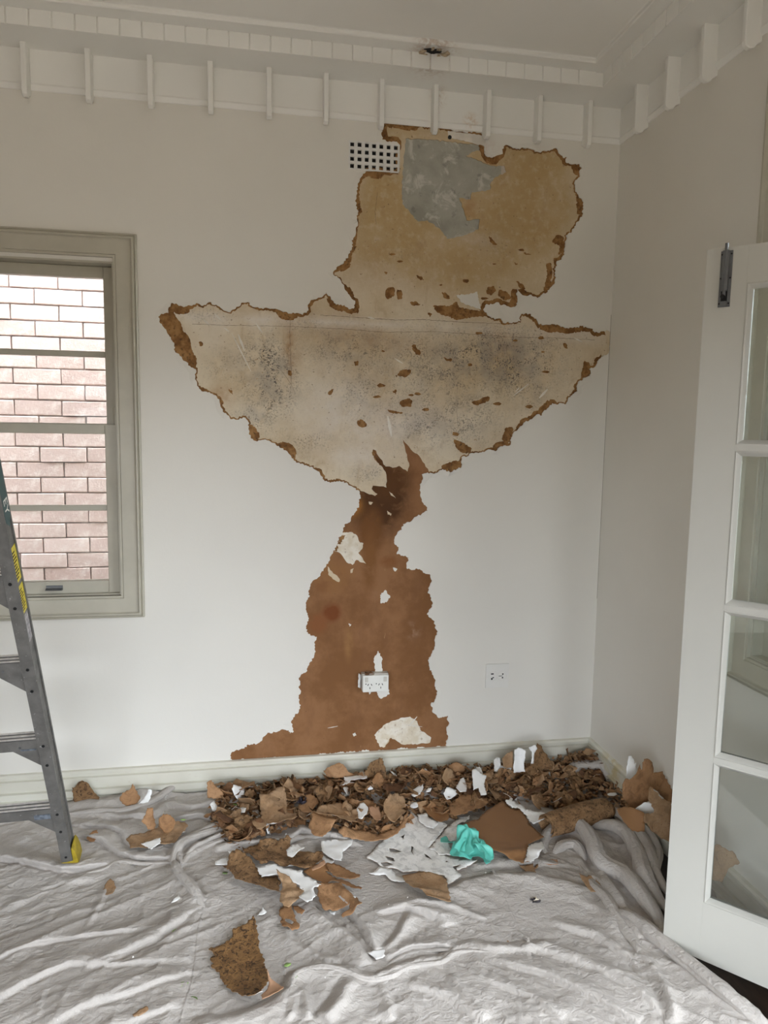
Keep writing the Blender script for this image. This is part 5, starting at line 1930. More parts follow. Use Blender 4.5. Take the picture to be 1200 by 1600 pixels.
hero('paint_sheet', 'white jagged sheet behind the right corner of the broad brown one', C3(720, 1140, 5, [(345, 580), (380, 565), (430, 590), (480, 600), (500, 630), (560, 650), (655, 660), (668, 700), (620, 730), (565, 748), (530, 700), (490, 650), (440, 615), (400, 622)]), 'F', .040, [M_white, M_kraft], curl(.3, 2, 0, .003, 10, 8), (.1, 0, 0), .012, .010, .003, 15)
# roll: thick brown roll lying to the right of the heap
rr = MB()
p0 = Vector(atZ(853, 1285, .085))
p1 = Vector(atZ(948, 1258, .085))
ax_ = (p1 - p0)
Lr = ax_.length
nU, nV = 26, 60
Vr = []
for i in range(nU + 1):
    t = i / nU
    for j in range(nV + 1):
        a = j / nV * 2 * math.pi * 1.65 + 1.0
        rr_ = .030 + .0035 * a / 2 + .004 * float(fbm(np.array([t * 6.0]), np.array([a * 1.5]), 4)[0]) * 2 + .006 * math.sin(t * 3.1)
        e = .012 * float(fbm(np.array([a * 1.2]), np.array([t * 0 + 3]), 8)[0]) * (1 if i in (0, nU) else 0)
        Vr.append((t * Lr + e * 2, rr_ * 1.15 * math.cos(a), rr_ * .95 * math.sin(a)))
Fr = [(i * (nV + 1) + j, i * (nV + 1) + j + 1, (i + 1) * (nV + 1) + j + 1, (i + 1) * (nV + 1) + j) for i in range(nU) for j in range(nV)]
me = mesh('paint_roll', Vr, Fr, [M_rough], smooth=True)
o = ob('paint_roll', me, loc=p0 - Vector((0, 0, .012)), rot=(0, -math.atan2(ax_.z, Lr), math.atan2(ax_.y, ax_.x)), label='long brown sheet curled into a thick roll above the bunched canvas', cat='paint roll')
sm_ = o.modifiers.new('thickness', 'SOLIDIFY')
sm_.thickness = .0016

# standing / leaning pieces by the skirting
hero('paint_flake', 'rounded brown flake leaning on the skirting, first to the right of the ladder', C3(60, 1190, 4.615, [(237, 195), (262, 190), (285, 155), (312, 142), (345, 155), (375, 195), (415, 240), (438, 265), (432, 305), (370, 318), (270, 320), (255, 290), (245, 250)]), 'V', 3.235, [M_rough, M_white], curl(0, 2, .02, .006, 16, 2), (-.18, 0, 0), .010, .010, .002, 21, cat='paint flake')
hero('paint_flake', 'pointed brown flake leaning on the skirting left of the white curl', C3(60, 1190, 4.615, [(585, 265), (605, 225), (655, 215), (682, 173), (705, 220), (735, 275), (700, 310), (640, 320), (605, 300)]), 'V', 3.19, [M_kraft, M_white], curl(1.2, 6, 0, .004, 16, 3), (-.25, 0, .2), .010, .010, .002, 22, cat='paint flake')
hero('paint_flake', 'bright white curl standing at the skirting on the left', C3(60, 1190, 4.615, [(780, 208), (808, 210), (806, 262), (790, 292), (750, 305), (715, 312), (745, 285), (768, 250)]), 'V', 3.15, [M_white, M_kraft], curl(1.0, 10, 0, .002, 16, 3), (-.3, 0, -.3), .008, .010, .0015, 23, cat='paint flake')
hero('paint_flake', 'tall tan flake at the left end of the heap', C3(300, 1180, 5.4545, [(132, 232), (175, 222), (205, 270), (245, 300), (272, 345), (250, 372), (200, 370), (150, 362), (130, 355)]), 'V', 3.12, [M_kraft, M_white], curl(1.4, 6, 0, .003, 16, 3), (-.25, 0, .3), .009, .009, .0018, 24, cat='paint flake')
hero('paint_flake', 'small brown flake lying right of the ladder foot', C3(60, 1190, 4.615, [(345, 560), (385, 530), (425, 515), (428, 532), (405, 575), (380, 578)]), 'F', .012, [M_kraft, M_white], curl(.6, 14, 0, .002, 16, 3), (.4, .1, 0), .008, .008, .0015, 25, cat='paint flake')
hero('paint_flake', 'small tan flake flat on the cloth below the ladder foot', C3(0, 1150, 3, [(515, 678), (535, 685), (543, 715), (528, 745), (500, 750), (480, 735), (490, 705)]), 'F', .008, [M_tan, M_white], curl(.6, 8, 0, .002, 16, 3), (.1, .1, 0), .008, .008, .0015, 26, cat='paint flake')
# left middle group
hero('paint_flake', 'tan sheet with a white patch lying left of the heap', C3(60, 1190, 4.615, [(632, 570), (700, 545), (780, 520), (850, 500), (900, 455), (960, 445), (1060, 455), (1080, 480), (1030, 560), (990, 600), (900, 625), (800, 655), (660, 650), (655, 610)]), 'F', .014, [M_tan, M_white], curl(.1, 2, 0, .008, 14, 3), (.08, 0, 0), .011, .010, .0025, 27, cat='paint sheet')
hero('paint_flake', 'white patch of paint on the tan sheet left of the heap', C3(60, 1190, 4.615, [(738, 590), (790, 578), (850, 558), (882, 552), (880, 590), (840, 615), (812, 635), (780, 612)]), 'F', .032, [M_white, M_white], curl(.1, 2, 0, .002, 14, 3), (.06, 0, 0), .010, .009, .002, 28, cat='paint flake')
hero('paint_flake', 'brown curl standing up left of the tan sheet with a white patch', C3(60, 1190, 4.615, [(742, 430), (775, 395), (795, 350), (840, 358), (838, 420), (850, 470), (830, 500), (790, 490), (775, 455)]), 'V', 2.96, [M_kraft, M_white], curl(1.4, 12, 0, .004, 16, 3), (-.4, 0, .3), .009, .009, .002, 29, cat='paint flake')
hero('paint_flake', 'crumpled rust-brown curl standing on the tan sheet with a white patch', C3(60, 1190, 4.615, [(850, 430), (880, 395), (930, 400), (960, 420), (980, 450), (955, 500), (930, 530), (895, 505), (870, 480)]), 'V', 2.93, [M_kraft, M_tan], curl(1.1, 14, 0, .010, 22, 3), (-.5, 0, -.2), .008, .009, .002, 30, cat='paint flake')
# group front left
hero('paint_sheet', 'rumpled long brown sheet at the back of the front-left scatter', C3(330, 1310, 4.444, [(215, 95), (300, 60), (370, 32), (430, 28), (470, 45), (520, 18), (560, 28), (540, 70), (600, 90), (700, 110), (775, 105), (772, 150), (735, 175), (700, 222), (630, 240), (560, 225), (480, 212), (420, 190), (350, 200), (290, 150), (230, 130)]), 'F', .020, [M_rough, M_white], curl(.1, 3, 0, .018, 16, 6), (.1, 0, 0), .010, .010, .003, 31)
hero('paint_sheet', 'bright white jagged sheet between two brown ones at the front left', C3(330, 1310, 4.444, [(320, 215), (380, 200), (440, 193), (500, 222), (570, 230), (635, 235), (640, 260), (700, 288), (765, 322), (712, 350), (735, 400), (722, 440), (670, 470), (608, 430), (645, 380), (600, 325), (540, 290), (460, 262), (400, 275), (350, 278)]), 'F', .044, [M_white, M_kraft], curl(-.5, 2, 0, .003, 10, 3), (.06, .04, 0), .011, .011, .003, 32)
hero('paint_sheet', 'dark brown curled sheet at the left edge of the front scatter', C3(330, 1310, 4.444, [(78, 195), (112, 192), (125, 150), (180, 130), (215, 142), (285, 180), (320, 220), (345, 275), (400, 272), (450, 265), (480, 300), (475, 350), (475, 410), (400, 380), (350, 358), (260, 325), (200, 302), (160, 280), (138, 240)]), 'F', .030, [M_rough, M_white], curl(-.5, 7, .0, .008, 14, 8), (.05, 0, 0), .010, .010, .003, 33)
hero('paint_sheet', 'tan crumpled curl at the front tip of the dark brown sheet', C3(330, 1310, 4.444, [(450, 265), (520, 285), (580, 320), (620, 350), (645, 382), (612, 425), (570, 450), (540, 475), (505, 470), (475, 440), (480, 385), (500, 345)]), 'F', .040, [M_tan, M_white], curl(.9, 2, 0, .012, 26, 9), (.0, 0, 0), .008, .009, .0025, 34)
hero('paint_flake', 'small square white flake at the far left of the front scatter', C3(330, 1310, 4.444, [(28, 160), (75, 140), (98, 133), (128, 150), (115, 182), (60, 183), (28, 182)]), 'F', .018, [M_white, M_kraft], curl(.5, 3, 0, .001, 10, 9), (.06, 0, 0), .010, .012, .001, 35, cat='paint flake')
hero('paint_flake', 'white flake tucked behind the dark brown curled sheet', C3(330, 1310, 4.444, [(115, 90), (160, 88), (215, 100), (190, 115), (172, 138), (145, 125)]), 'F', .022, [M_white, M_kraft], curl(.5, 3, 0, .001, 10, 9), (.06, 0, 0), .010, .012, .001, 36, cat='paint flake')
hero('paint_sheet', 'clean white sheet at the top right of the front scatter', C3(330, 1310, 4.444, [(758, 25), (830, 18), (900, 12), (982, 14), (975, 48), (940, 75), (912, 92), (905, 160), (850, 148), (800, 120), (768, 95)]), 'F', .026, [M_white, M_kraft], curl(.2, 2, 0, .001, 10, 9), (.08, 0, 0), .012, .012, .0016, 37)
hero('paint_flake', 'narrow white flake under the clean white sheet', C3(330, 1310, 4.444, [(770, 110), (830, 140), (858, 150), (840, 182), (790, 178), (775, 150)]), 'F', .014, [M_white, M_kraft], curl(.2, 2, 0, .001, 10, 9), (.05, 0, 0), .012, .012, .0016, 38, cat='paint flake')
hero('paint_flake', 'grey-white flake on the rumpled long brown sheet', C3(330, 1310, 4.444, [(520, 85), (560, 50), (600, 42), (650, 70), (610, 100), (560, 132), (530, 118)]), 'F', .048, [M_white_d, M_kraft], curl(.7, 12, 0, .006, 20, 9), (.1, 0, 0), .009, .009, .0016, 39, cat='paint flake')
hero('paint_flake', 'salmon folded strip beside the bright white jagged sheet', C3(330, 1310, 4.444, [(698, 208), (740, 180), (785, 145), (795, 180), (760, 205), (705, 222)]), 'F', .048, [M_salmon, M_white], curl(.7, 12, 0, .002, 20, 9), (.1, 0, 0), .009, .009, .0012, 40, cat='paint flake')
hero('paint_sheet', 'brown sheet with a long tail at the right of the front scatter', C3(330, 1310, 4.444, [(640, 250), (700, 222), (780, 195), (805, 195), (825, 245), (790, 245), (870, 285), (940, 305), (1000, 335), (1042, 362), (1040, 382), (1000, 365), (930, 335), (860, 322), (790, 322), (730, 300), (690, 280)]), 'F', .024, [M_smooth, M_white], curl(.2, 3, 0, .005, 14, 3), (.06, 0, 0), .010, .010, .0025, 41)
hero('paint_sheet', 'tan-brown sheet topping the one with a long tail', C3(330, 1310, 4.444, [(800, 192), (850, 185), (905, 200), (960, 225), (1035, 265), (1030, 292), (980, 298), (900, 288), (870, 280), (820, 245)]), 'F', .034, [M_kraft, M_white], curl(.9, 3, 0, .005, 14, 5), (.08, 0, 0), .010, .010, .0025, 42)
hero('paint_sheet', 'brown sheet nearest the camera in the front scatter, with a hooked end', C3(330, 1310, 4.444, [(730, 350), (800, 345), (850, 355), (900, 338), (940, 385), (990, 430), (1050, 490), (1010, 520), (975, 545), (915, 552), (902, 538), (960, 505), (965, 478), (925, 488), (860, 503), (790, 498), (750, 450), (738, 400)]), 'F', .018, [M_kraft, M_white], curl(.9, 3, 0, .005, 14, 6), (.06, 0, 0), .010, .010, .0025, 43)
hero('paint_flake', 'white strip between the two lower brown sheets of the front scatter', C3(330, 1310, 4.444, [(785, 330), (870, 340), (925, 355), (960, 380), (1005, 405), (990, 428), (940, 395), (870, 360), (790, 370)]), 'F', .014, [M_white, M_white], curl(.2, 2, 0, .002, 10, 9), (.05, 0, 0), .012, .012, .0016, 44, cat='paint flake')
hero('paint_flake', 'small white flake under the front edge of the hooked brown sheet', C3(330, 1310, 4.444, [(808, 495), (840, 500), (872, 508), (855, 532), (828, 522)]), 'F', .006, [M_white, M_white], curl(.2, 2, 0, .002, 10, 9), (.03, 0, 0), .012, .012, .0016, 45, cat='paint flake')
hero('paint_flake', 'brown flake with a hole, lowest of the front scatter', C3(330, 1310, 4.444, [(500, 485), (540, 472), (560, 500), (575, 540), (590, 575), (615, 615), (600, 640), (545, 645), (500, 630), (482, 600), (490, 570), (468, 545), (475, 510)]), 'F', .010, [M_kraft, M_white], curl(.2, 2, 0, .004, 10, 9), (.03, 0, 0), .010, .010, .0022, 46, holes=[C3(330, 1310, 4.444, [(515, 568), (545, 572), (575, 592), (560, 608), (530, 602), (512, 588)])], cat='paint flake')
hero('paint_flake', 'brown flake beside the one with a hole', C3(330, 1310, 4.444, [(560, 472), (600, 468), (650, 500), (630, 530), (600, 520), (575, 495)]), 'F', .010, [M_kraft, M_white], curl(.2, 2, 0, .004, 10, 9), (.03, 0, 0), .010, .010, .0022, 47, cat='paint flake')
# large curled sheet in the foreground
Gp = C3(300, 1430, 4.615, [(445, 75), (462, 105), (470, 150), (478, 200), (480, 250), (498, 290), (512, 318), (525, 360), (532, 402), (555, 445), (560, 480), (540, 530), (500, 575), (505, 622), (400, 632), (350, 612), (295, 580), (262, 545), (230, 500), (200, 465), (200, 430), (165, 395), (135, 378), (160, 360), (132, 325), (165, 308), (150, 285), (118, 268), (160, 262), (215, 238), (250, 210), (290, 190), (300, 140), (350, 132), (400, 112)])


def bowl(x, y):
    r2 = (x * .9) ** 2 + (y * 1.0) ** 2
    z = 1.0 * r2 + .006 * fbm(x * 45, y * 30, 3, 4) + .004 * (ridged(x * 60, y * 40, 6, 3) - .5)
    return x, y, z


g1 = hero('paint_sheet', 'large upturned brown sheet with a jagged edge, alone on the cloth in the foreground', Gp, 'F', .004, [M_orange, M_white, M_tan], bowl, (.10, 0, 0), .007, .009, .003, 51)
lipp = C3(300, 1430, 4.615, [(535, 420), (555, 445), (580, 470), (620, 495), (640, 520), (660, 528), (662, 548), (630, 572), (585, 595), (545, 610), (505, 616), (498, 575), (530, 545), (552, 505), (548, 470)])
g2 = hero('rolled_lip', None, lipp, 'F', .030, [M_salmon, M_salmon], curl(.5, 12, 0, .002, 10, 3), (.25, .1, 0), .007, .009, .0015, 52, cat=None)
g2['label'] = 'salmon-coloured lip rolled over'
g2.parent = g1
g2.matrix_parent_inverse = g1.matrix_basis.inverted()
# right corner by the door: tall jagged sheet and friends
Rj = C3(900, 1140, 7.5, [(540, 640), (580, 575), (630, 590), (690, 550), (740, 500), (775, 425), (788, 490), (802, 480), (805, 405), (830, 365), (870, 362), (905, 385), (930, 440), (935, 530), (960, 520), (1045, 508), (1070, 590), (1095, 600), (1110, 655), (1130, 670), (1160, 860), (1090, 870), (1050, 830), (1000, 780), (930, 710), (900, 800), (850, 855), (780, 900), (800, 1150), (640, 1150), (600, 905), (590, 850), (550, 800), (530, 720)])
hero('paint_sheet', 'tall jagged brown sheet standing between the right wall and the door', Rj, 'V', 2.56, [M_kraft, M_white], curl(R90, 1.5, 0, .006, 12, 3), (-.06, 0, .05), .014, .012, .003, 61)
hero('paint_sheet', 'tan rough sheet bulging low beside the door edge', C3(900, 1140, 7.5, [(930, 710), (1000, 770), (1060, 850), (1160, 880), (1180, 1340), (1090, 1320), (980, 1260), (900, 1200), (850, 1130), (800, 1080), (820, 1010), (880, 1000), (950, 1000), (930, 900), (890, 840)]), 'V', 2.44, [M_tan, M_white], curl(R90, 5, 0, .010, 16, 3), (-.15, 0, .05), .012, .012, .003, 62)
hero('paint_flake', 'white upright flake behind the tall jagged brown sheet', C3(900, 1140, 7.5, [(680, 335), (720, 340), (745, 380), (750, 440), (775, 420), (770, 520), (745, 1150), (640, 1150), (620, 620), (625, 500), (650, 400)]), 'V', 2.62, [M_white, M_kraft], curl(R90, 5, 0, .003, 10, 3), (-.1, 0, .3), .012, .012, .002, 63, cat='paint flake')
hero('paint_flake', 'white arched flake below the tall jagged brown sheet', C3(900, 1140, 7.5, [(690, 930), (760, 895), (830, 862), (880, 862), (915, 905), (950, 995), (880, 1010), (800, 985), (740, 960)]), 'V', 2.50, [M_white, M_kraft], curl(R90, 3, 0, .003, 10, 3), (-.2, 0, .05), .012, .012, .0015, 64, cat='paint flake')
hero('paint_sheet', 'olive-brown folded sheet in front of the white arched flake', C3(900, 1140, 7.5, [(470, 935), (560, 930), (680, 935), (760, 960), (840, 1010), (810, 1060), (790, 1190), (720, 1200), (660, 1190), (600, 1120), (550, 1060), (500, 1000)]), 'V', 2.46, [M_smooth, M_white], curl(R90, 7, 0, .004, 10, 3), (-.2, 0, 0), .012, .012, .002, 65)
hero('paint_flake', 'rough brown pointed piece standing at the back of the heap near the corner', C3(720, 1140, 5, [(500, 330), (520, 290), (580, 220), (600, 160), (630, 122), (660, 140), (680, 190), (715, 240), (735, 300), (740, 380), (700, 405), (640, 390), (560, 370)]), 'V', 3.13, [M_rough, M_white], curl(R90, 5, 0, .008, 20, 3), (-.2, 0, .2), .010, .010, .003, 66, cat='paint flake')
hero('paint_flake', 'tall white curl beside the rough brown pointed piece', C3(720, 1140, 5, [(428, 170), (455, 155), (510, 170), (500, 240), (495, 290), (500, 325), (460, 335), (410, 338), (415, 270)]), 'V', 3.11, [M_white, M_kraft], curl(R90, 14, 0, .003, 20, 3), (-.2, 0, -.2), .009, .010, .0018, 67, cat='paint flake')
hero('paint_flake', 'hooked white strip at the top of the rough brown pointed piece', C3(720, 1140, 5, [(538, 145), (570, 140), (600, 130), (612, 160), (585, 190), (575, 230), (570, 265), (545, 262), (560, 220), (565, 185)]), 'V', 3.10, [M_white, M_kraft], curl(R90, 10, 0, .003, 20, 3), (-.2, 0, .2), .009, .010, .0012, 68, cat='paint flake')
hero('paint_flake', 'ochre curled piece left of the tall white curl', C3(720, 1140, 5, [(318, 225), (370, 195), (420, 180), (415, 230), (410, 300), (360, 300), (320, 285)]), 'V', 3.13, [M_tan, M_white], curl(R90, 14, 0, .003, 20, 3), (-.2, 0, .2), .009, .010, .0012, 69, cat='paint flake')
hero('paint_flake', 'grey-white curl leaning on the skirting left of the ochre piece', C3(720, 1140, 5, [(258, 240), (290, 222), (320, 228), (318, 285), (400, 305), (395, 330), (300, 335), (255, 320)]), 'V', 3.14, [M_white_d, M_kraft], curl(R90, 8, 0, .003, 20, 3), (-.2, 0, .2), .009, .010, .0012, 70, cat='paint flake')
hero('paint_flake', 'dark rumpled brown piece at the top of the heap under the bare strip', C3(480, 1150, 5, [(435, 290), (485, 240), (520, 210), (580, 185), (605, 190), (612, 240), (625, 290), (615, 350), (560, 370), (480, 350)]), 'V', 3.15, [M_rough, M_white], curl(R90, 7, 0, .012, 25, 3), (-.25, 0, .1), .009, .010, .0025, 71, cat='paint flake')
hero('paint_flake', 'flat-topped brown flake leaning on the skirting left of the dark rumpled piece', C3(480, 1150, 5, [(125, 272), (190, 240), (262, 220), (300, 245), (330, 290), (370, 310), (300, 330), (220, 330), (150, 310)]), 'V', 3.18, [M_kraft, M_white], curl(R90, 3, 0, .004, 15, 3), (-.35, 0, .1), .010, .010, .0022, 72, cat='paint flake')
hero('paint_flake', 'jagged white strip in the middle of the heap', C3(480, 1150, 5, [(282, 320), (340, 318), (400, 318), (430, 302), (470, 345), (465, 365), (400, 350), (340, 345), (310, 375), (275, 390), (295, 355)]), 'F', .055, [M_white, M_kraft], curl(.5, 6, 0, .004, 15, 3), (.4, 0, 0), .010, .010, .0025, 73, cat='paint flake')
hero('paint_flake', 'white quadrilateral flake in the heap right of centre', C3(480, 1150, 5, [(810, 435), (860, 405), (905, 385), (905, 420), (880, 455), (840, 472), (815, 462)]), 'F', .060, [M_white, M_kraft], curl(.5, 3, 0, .002, 15, 3), (.4, 0, 0), .010, .010, .0015, 74, cat='paint flake')
hero('paint_flake', 'rounded white flake at the front of the heap above the front scatter', C3(480, 1150, 5, [(388, 570), (410, 540), (440, 530), (475, 560), (470, 600), (430, 645), (400, 635), (395, 600)]), 'F', .062, [M_white, M_kraft], curl(.5, 3, 0, .002, 15, 3), (.5, 0, 0), .010, .010, .0015, 75, cat='paint flake')
hero('paint_flake', 'white half-moon flake in the heap behind the broad smooth sheet', C3(600, 1150, 4, [(450, 325), (475, 285), (500, 272), (515, 310), (515, 345), (475, 348)]), 'F', .065, [M_white, M_kraft], curl(.5, 3, 0, .001, 15, 3), (.5, 0, 0), .010, .010, .0012, 76, cat='paint flake')
hero('paint_flake', 'white notched flake right of the white half-moon one', C3(600, 1150, 4, [(548, 282), (575, 272), (600, 285), (640, 290), (625, 320), (642, 362), (605, 365), (590, 335), (558, 345)]), 'F', .065, [M_white, M_kraft], curl(.5, 3, 0, .001, 15, 3), (.5, 0, 0), .010, .010, .0012, 77, cat='paint flake')
hero('paint_sheet', 'white sheet with holes at the left front of the heap', C3(300, 1180, 5.4545, [(300, 470), (350, 450), (400, 455), (450, 462), (480, 490), (560, 475), (590, 540), (605, 590), (560, 620), (500, 618), (450, 600), (400, 580), (380, 520)]), 'F', .022, [M_white, M_kraft], curl(.5, 1, 0, .005, 15, 3), (.05, 0, 0), .011, .010, .0025, 78, holes=[C3(300, 1180, 5.4545, [(480, 575), (510, 558), (545, 565), (520, 582)])])
hero('paint_sheet', 'large tan fan-shaped flake at the front of the heap', C3(300, 1180, 5.4545, [(570, 430), (640, 420), (710, 385), (780, 370), (805, 420), (815, 520), (890, 540), (900, 580), (840, 610), (760, 625), (680, 635), (600, 600), (585, 520)]), 'F', .050, [M_tan, M_white], curl(.5, 4, 0, .008, 15, 3), (.35, 0, 0), .011, .010, .0025, 79)
hero('paint_sheet', 'broad two-lobed tan flake in the front middle of the heap', C3(480, 1150, 5, [(60, 620), (100, 580), (190, 560), (260, 535), (310, 580), (360, 620), (395, 680), (330, 670), (270, 660), (230, 640), (150, 640), (90, 630)]), 'F', .062, [M_tan, M_white], curl(.5, 4, 0, .006, 12, 3), (.35, 0, 0), .011, .010, .0022, 80)
hero('paint_sheet', 'reddish-brown flake below the broad two-lobed one', C3(480, 1150, 5, [(40, 680), (100, 640), (190, 625), (240, 680), (220, 720), (170, 760), (120, 790), (50, 780), (10, 730)]), 'F', .045, [M_kraft, M_white], curl(.5, 4, 0, .006, 12, 3), (.3, 0, 0), .011, .010, .0022, 81)
hero('paint_sheet', 'low brown strip along the front of the heap', C3(480, 1150, 5, [(240, 760), (330, 745), (440, 740), (540, 770), (640, 740), (740, 690), (790, 600), (780, 680), (700, 760), (600, 810), (500, 822), (380, 800), (290, 790)]), 'F', .030, [M_kraft, M_white], curl(.1, 4, 0, .006, 12, 3), (.15, 0, 0), .011, .010, .0022, 82)
hero('paint_flake', 'light tan ring-shaped curl at the front right of the heap', C3(480, 1150, 5, [(590, 570), (640, 520), (700, 498), (760, 505), (772, 560), (740, 580), (780, 600), (740, 640), (690, 672), (640, 650), (600, 610)]), 'F', .062, [M_tan, M_white], curl(.8, 14, 0, .008, 18, 3), (.5, 0, 0), .009, .010, .0022, 83, cat='paint flake')
hero('paint_flake', 'pale pinkish tan flake left of the ring-shaped curl', C3(480, 1150, 5, [(480, 570), (560, 560), (572, 610), (575, 660), (530, 650), (490, 610)]), 'F', .060, [M_salmon, M_white], curl(.8, 6, 0, .002, 18, 3), (.5, 0, 0), .009, .010, .0012, 84, cat='paint flake')
hero('paint_flake', 'small tan square flake on the bunched cloth near the door', C3(800, 1130, 4, [(415, 950), (460, 965), (500, 950), (540, 985), (565, 1040), (530, 1055), (490, 1050), (455, 1005)]), 'F', .012, [M_tan, M_white], curl(.8, 5, 0, .002, 18, 3), (.2, 0, 0), .009, .010, .002, 85, cat='paint flake')
hero('paint_flake', 'flat salmon flake right of the folded white corner', C3(800, 1130, 4, [(200, 862), (240, 850), (285, 852), (288, 880), (240, 886), (205, 878)]), 'F', .010, [M_salmon, M_white], curl(.8, 2, 0, .001, 18, 3), (0, 0, 0), .009, .010, .001, 86, cat='paint flake')
hero('paint_flake', 'torn brown bits below the folded white corner', C3(600, 1150, 4, [(835, 815), (880, 820), (930, 800), (940, 830), (962, 800), (966, 820), (945, 845), (955, 878), (920, 870), (880, 845)]), 'F', .012, [M_tan, M_white], curl(.8, 8, 0, .006, 28, 3), (.2, 0, 0), .008, .008, .002, 87, cat='paint flake')
hero('paint_flake', 'white sliver on the cloth in the centre foreground', C3(300, 1400, 2.4, [(655, 212), (700, 202), (745, 198), (748, 212), (715, 232), (690, 238), (672, 222)]), 'F', .010, [M_white, M_kraft], curl(.3, 4, 0, .002, 18, 3), (.1, 0, 0), .009, .009, .0015, 88, cat='paint flake')
hero('paint_flake', 'small white triangular chip left of the brown flake with a hole', C3(330, 1310, 4.444, [(320, 535), (345, 505), (360, 482), (385, 512), (370, 525), (345, 530)]), 'F', .012, [M_white, M_kraft], curl(.3, 8, 0, .002, 18, 3), (.3, 0, 0), .007, .008, .0012, 89, cat='paint flake')
hero('paint_flake', 'small white chip on the cloth above the green sticker-like leaf', C3(0, 1150, 3, [(802, 780), (815, 760), (838, 748), (845, 760), (822, 775)]), 'F', .008, [M_white, M_kraft], curl(.3, 4, 0, .001, 18, 3), (.1, 0, 0), .008, .008, .001, 90, cat='paint flake')
hero('paint_flake', 'small tan sliver at the lower left of the foreground', C3(0, 1150, 3, [(620, 1305), (650, 1285), (690, 1268), (695, 1285), (660, 1308), (630, 1315)]), 'F', .008, [M_tan, M_white], curl(.3, 8, 0, .002, 18, 3), (.2, 0, 0), .007, .008, .0015, 91, cat='paint flake')

# ---- the heap itself
protos = []
rp = random.Random(5)
for i in range(30):
    r_ = rp.uniform(.028, .055)
    el = rp.uniform(.5, 1)
    n = rp.randint(6, 9)
    pts = [(r_ * rp.uniform(.65, 1.15) * math.cos(2 * math.pi * (j + rp.uniform(-.3, .3)) / n), r_ * el * rp.uniform(.65, 1.15) * math.sin(2 * math.pi * (j + rp.uniform(-.3, .3)) / n)) for j in range(n)]
    kc = rp.choice([6, 12, 20, 30, 38, 9])
    tp = rp.random()
    mats = [M_kraft, M_tan] if tp < .36 else [M_tan, M_kraft] if tp < .70 else [M_rough, M_kraft] if tp < .88 else [M_rust, M_rough]
    me = sheet_mesh('paint_flake', pts, .011, curl(rp.uniform(0, 3.1), kc, rp.uniform(-.01, .01), .006, 30, i), mats, .0011, .010, .0026, i)
    protos.append(me)
wprotos = []
for i in range(6):
    r_ = rp.uniform(.020, .034)
    n = rp.randint(5, 8)
    pts = [(r_ * rp.uniform(.6, 1.2) * math.cos(2 * math.pi * j / n), r_ * .7 * rp.uniform(.6, 1.2) * math.sin(2 * math.pi * j / n)) for j in range(n)]
    wprotos.append(sheet_mesh('paint_flake', pts, .012, curl(rp.uniform(0, 3.1), rp.choice([3, 8, 15]), 0, .002, 20, i), [M_white, M_kraft], .0011, .010, .0022, i + 40))
HPOLY = [(338, 1242), (400, 1238), (440, 1228), (500, 1222), (560, 1212), (640, 1212), (700, 1208), (760, 1205), (850, 1200), (900, 1198), (950, 1190), (975, 1205), (1000, 1235), (1035, 1275), (1040, 1300), (1000, 1290), (965, 1262), (940, 1240), (880, 1262),
         (850, 1258), (800, 1250), (740, 1262), (700, 1275), (655, 1262), (640, 1290), (600, 1305), (540, 1305), (470, 1285), (430, 1300), (400, 1318), (360, 1325), (335, 1300), (330, 1270)]
HW = [fl(a, b_, .05) for a, b_ in HPOLY]
hx0, hx1 = min(p[0] for p in HW), max(p[0] for p in HW)
hy0, hy1 = min(p[1] for p in HW), min(3.25, max(p[1] for p in HW))
cnt = 0
placed = []
while cnt < 285:
    x, y = rp.uniform(hx0, hx1), rp.uniform(hy0, hy1)
    if not inside(np.array([x]), np.array([y]), HW)[0] or y > 3.235 or x > XC - .05:
        continue
    # keep the canvas sleeve right of the heap free
    px_min = min((abs(x - a) + abs(y - b_) for a, b_ in placed[-60:]), default=9)
    if px_min < .018:
        continue
    placed.append((x, y))
    z = ground(x, y)
    wht = rp.random() < .12
    s = rp.uniform(.75, 1.35) if x > .35 else rp.uniform(.9, 1.5)
    lay = rp.random()
    me = rp.choice(wprotos) if wht else rp.choice(protos)
    o = bpy.data.objects.new('paint_flake', me)
    COL.objects.link(o)
    o.location = (x, y, z + .012 + .040 * lay)
    o.rotation_euler = (rp.gauss(.15, .55), rp.gauss(0, .5), rp.uniform(0, 6.28))
    o.scale = (s, s, s)
    o['category'] = 'paint flake'
    if wht:
        zn = 'left end' if x < .25 else 'middle' if x < .75 else 'right half' if x < 1.3 else 'corner end'
        o['label'] = 'small white chip scattered through the %s of the brown heap' % zn
        o['group'] = 'white chips in the %s of the heap' % zn
    else:
        kd = me.materials[0].name
        kd = {'flake_kraft': 'plain brown', 'flake_tan': 'light tan', 'flake_rough_brown': 'rough mottled brown', 'flake_dark_rust': 'very dark rust-brown'}[kd]
        zn = 'left end' if x < .25 else 'middle' if x < .75 else 'right half' if x < 1.3 else 'corner end'
        o['label'] = 'small %s flake in the %s of the heap along the skirting board' % (kd, zn)
        o['group'] = '%s flakes in the %s of the heap' % (kd, zn)
    cnt += 1

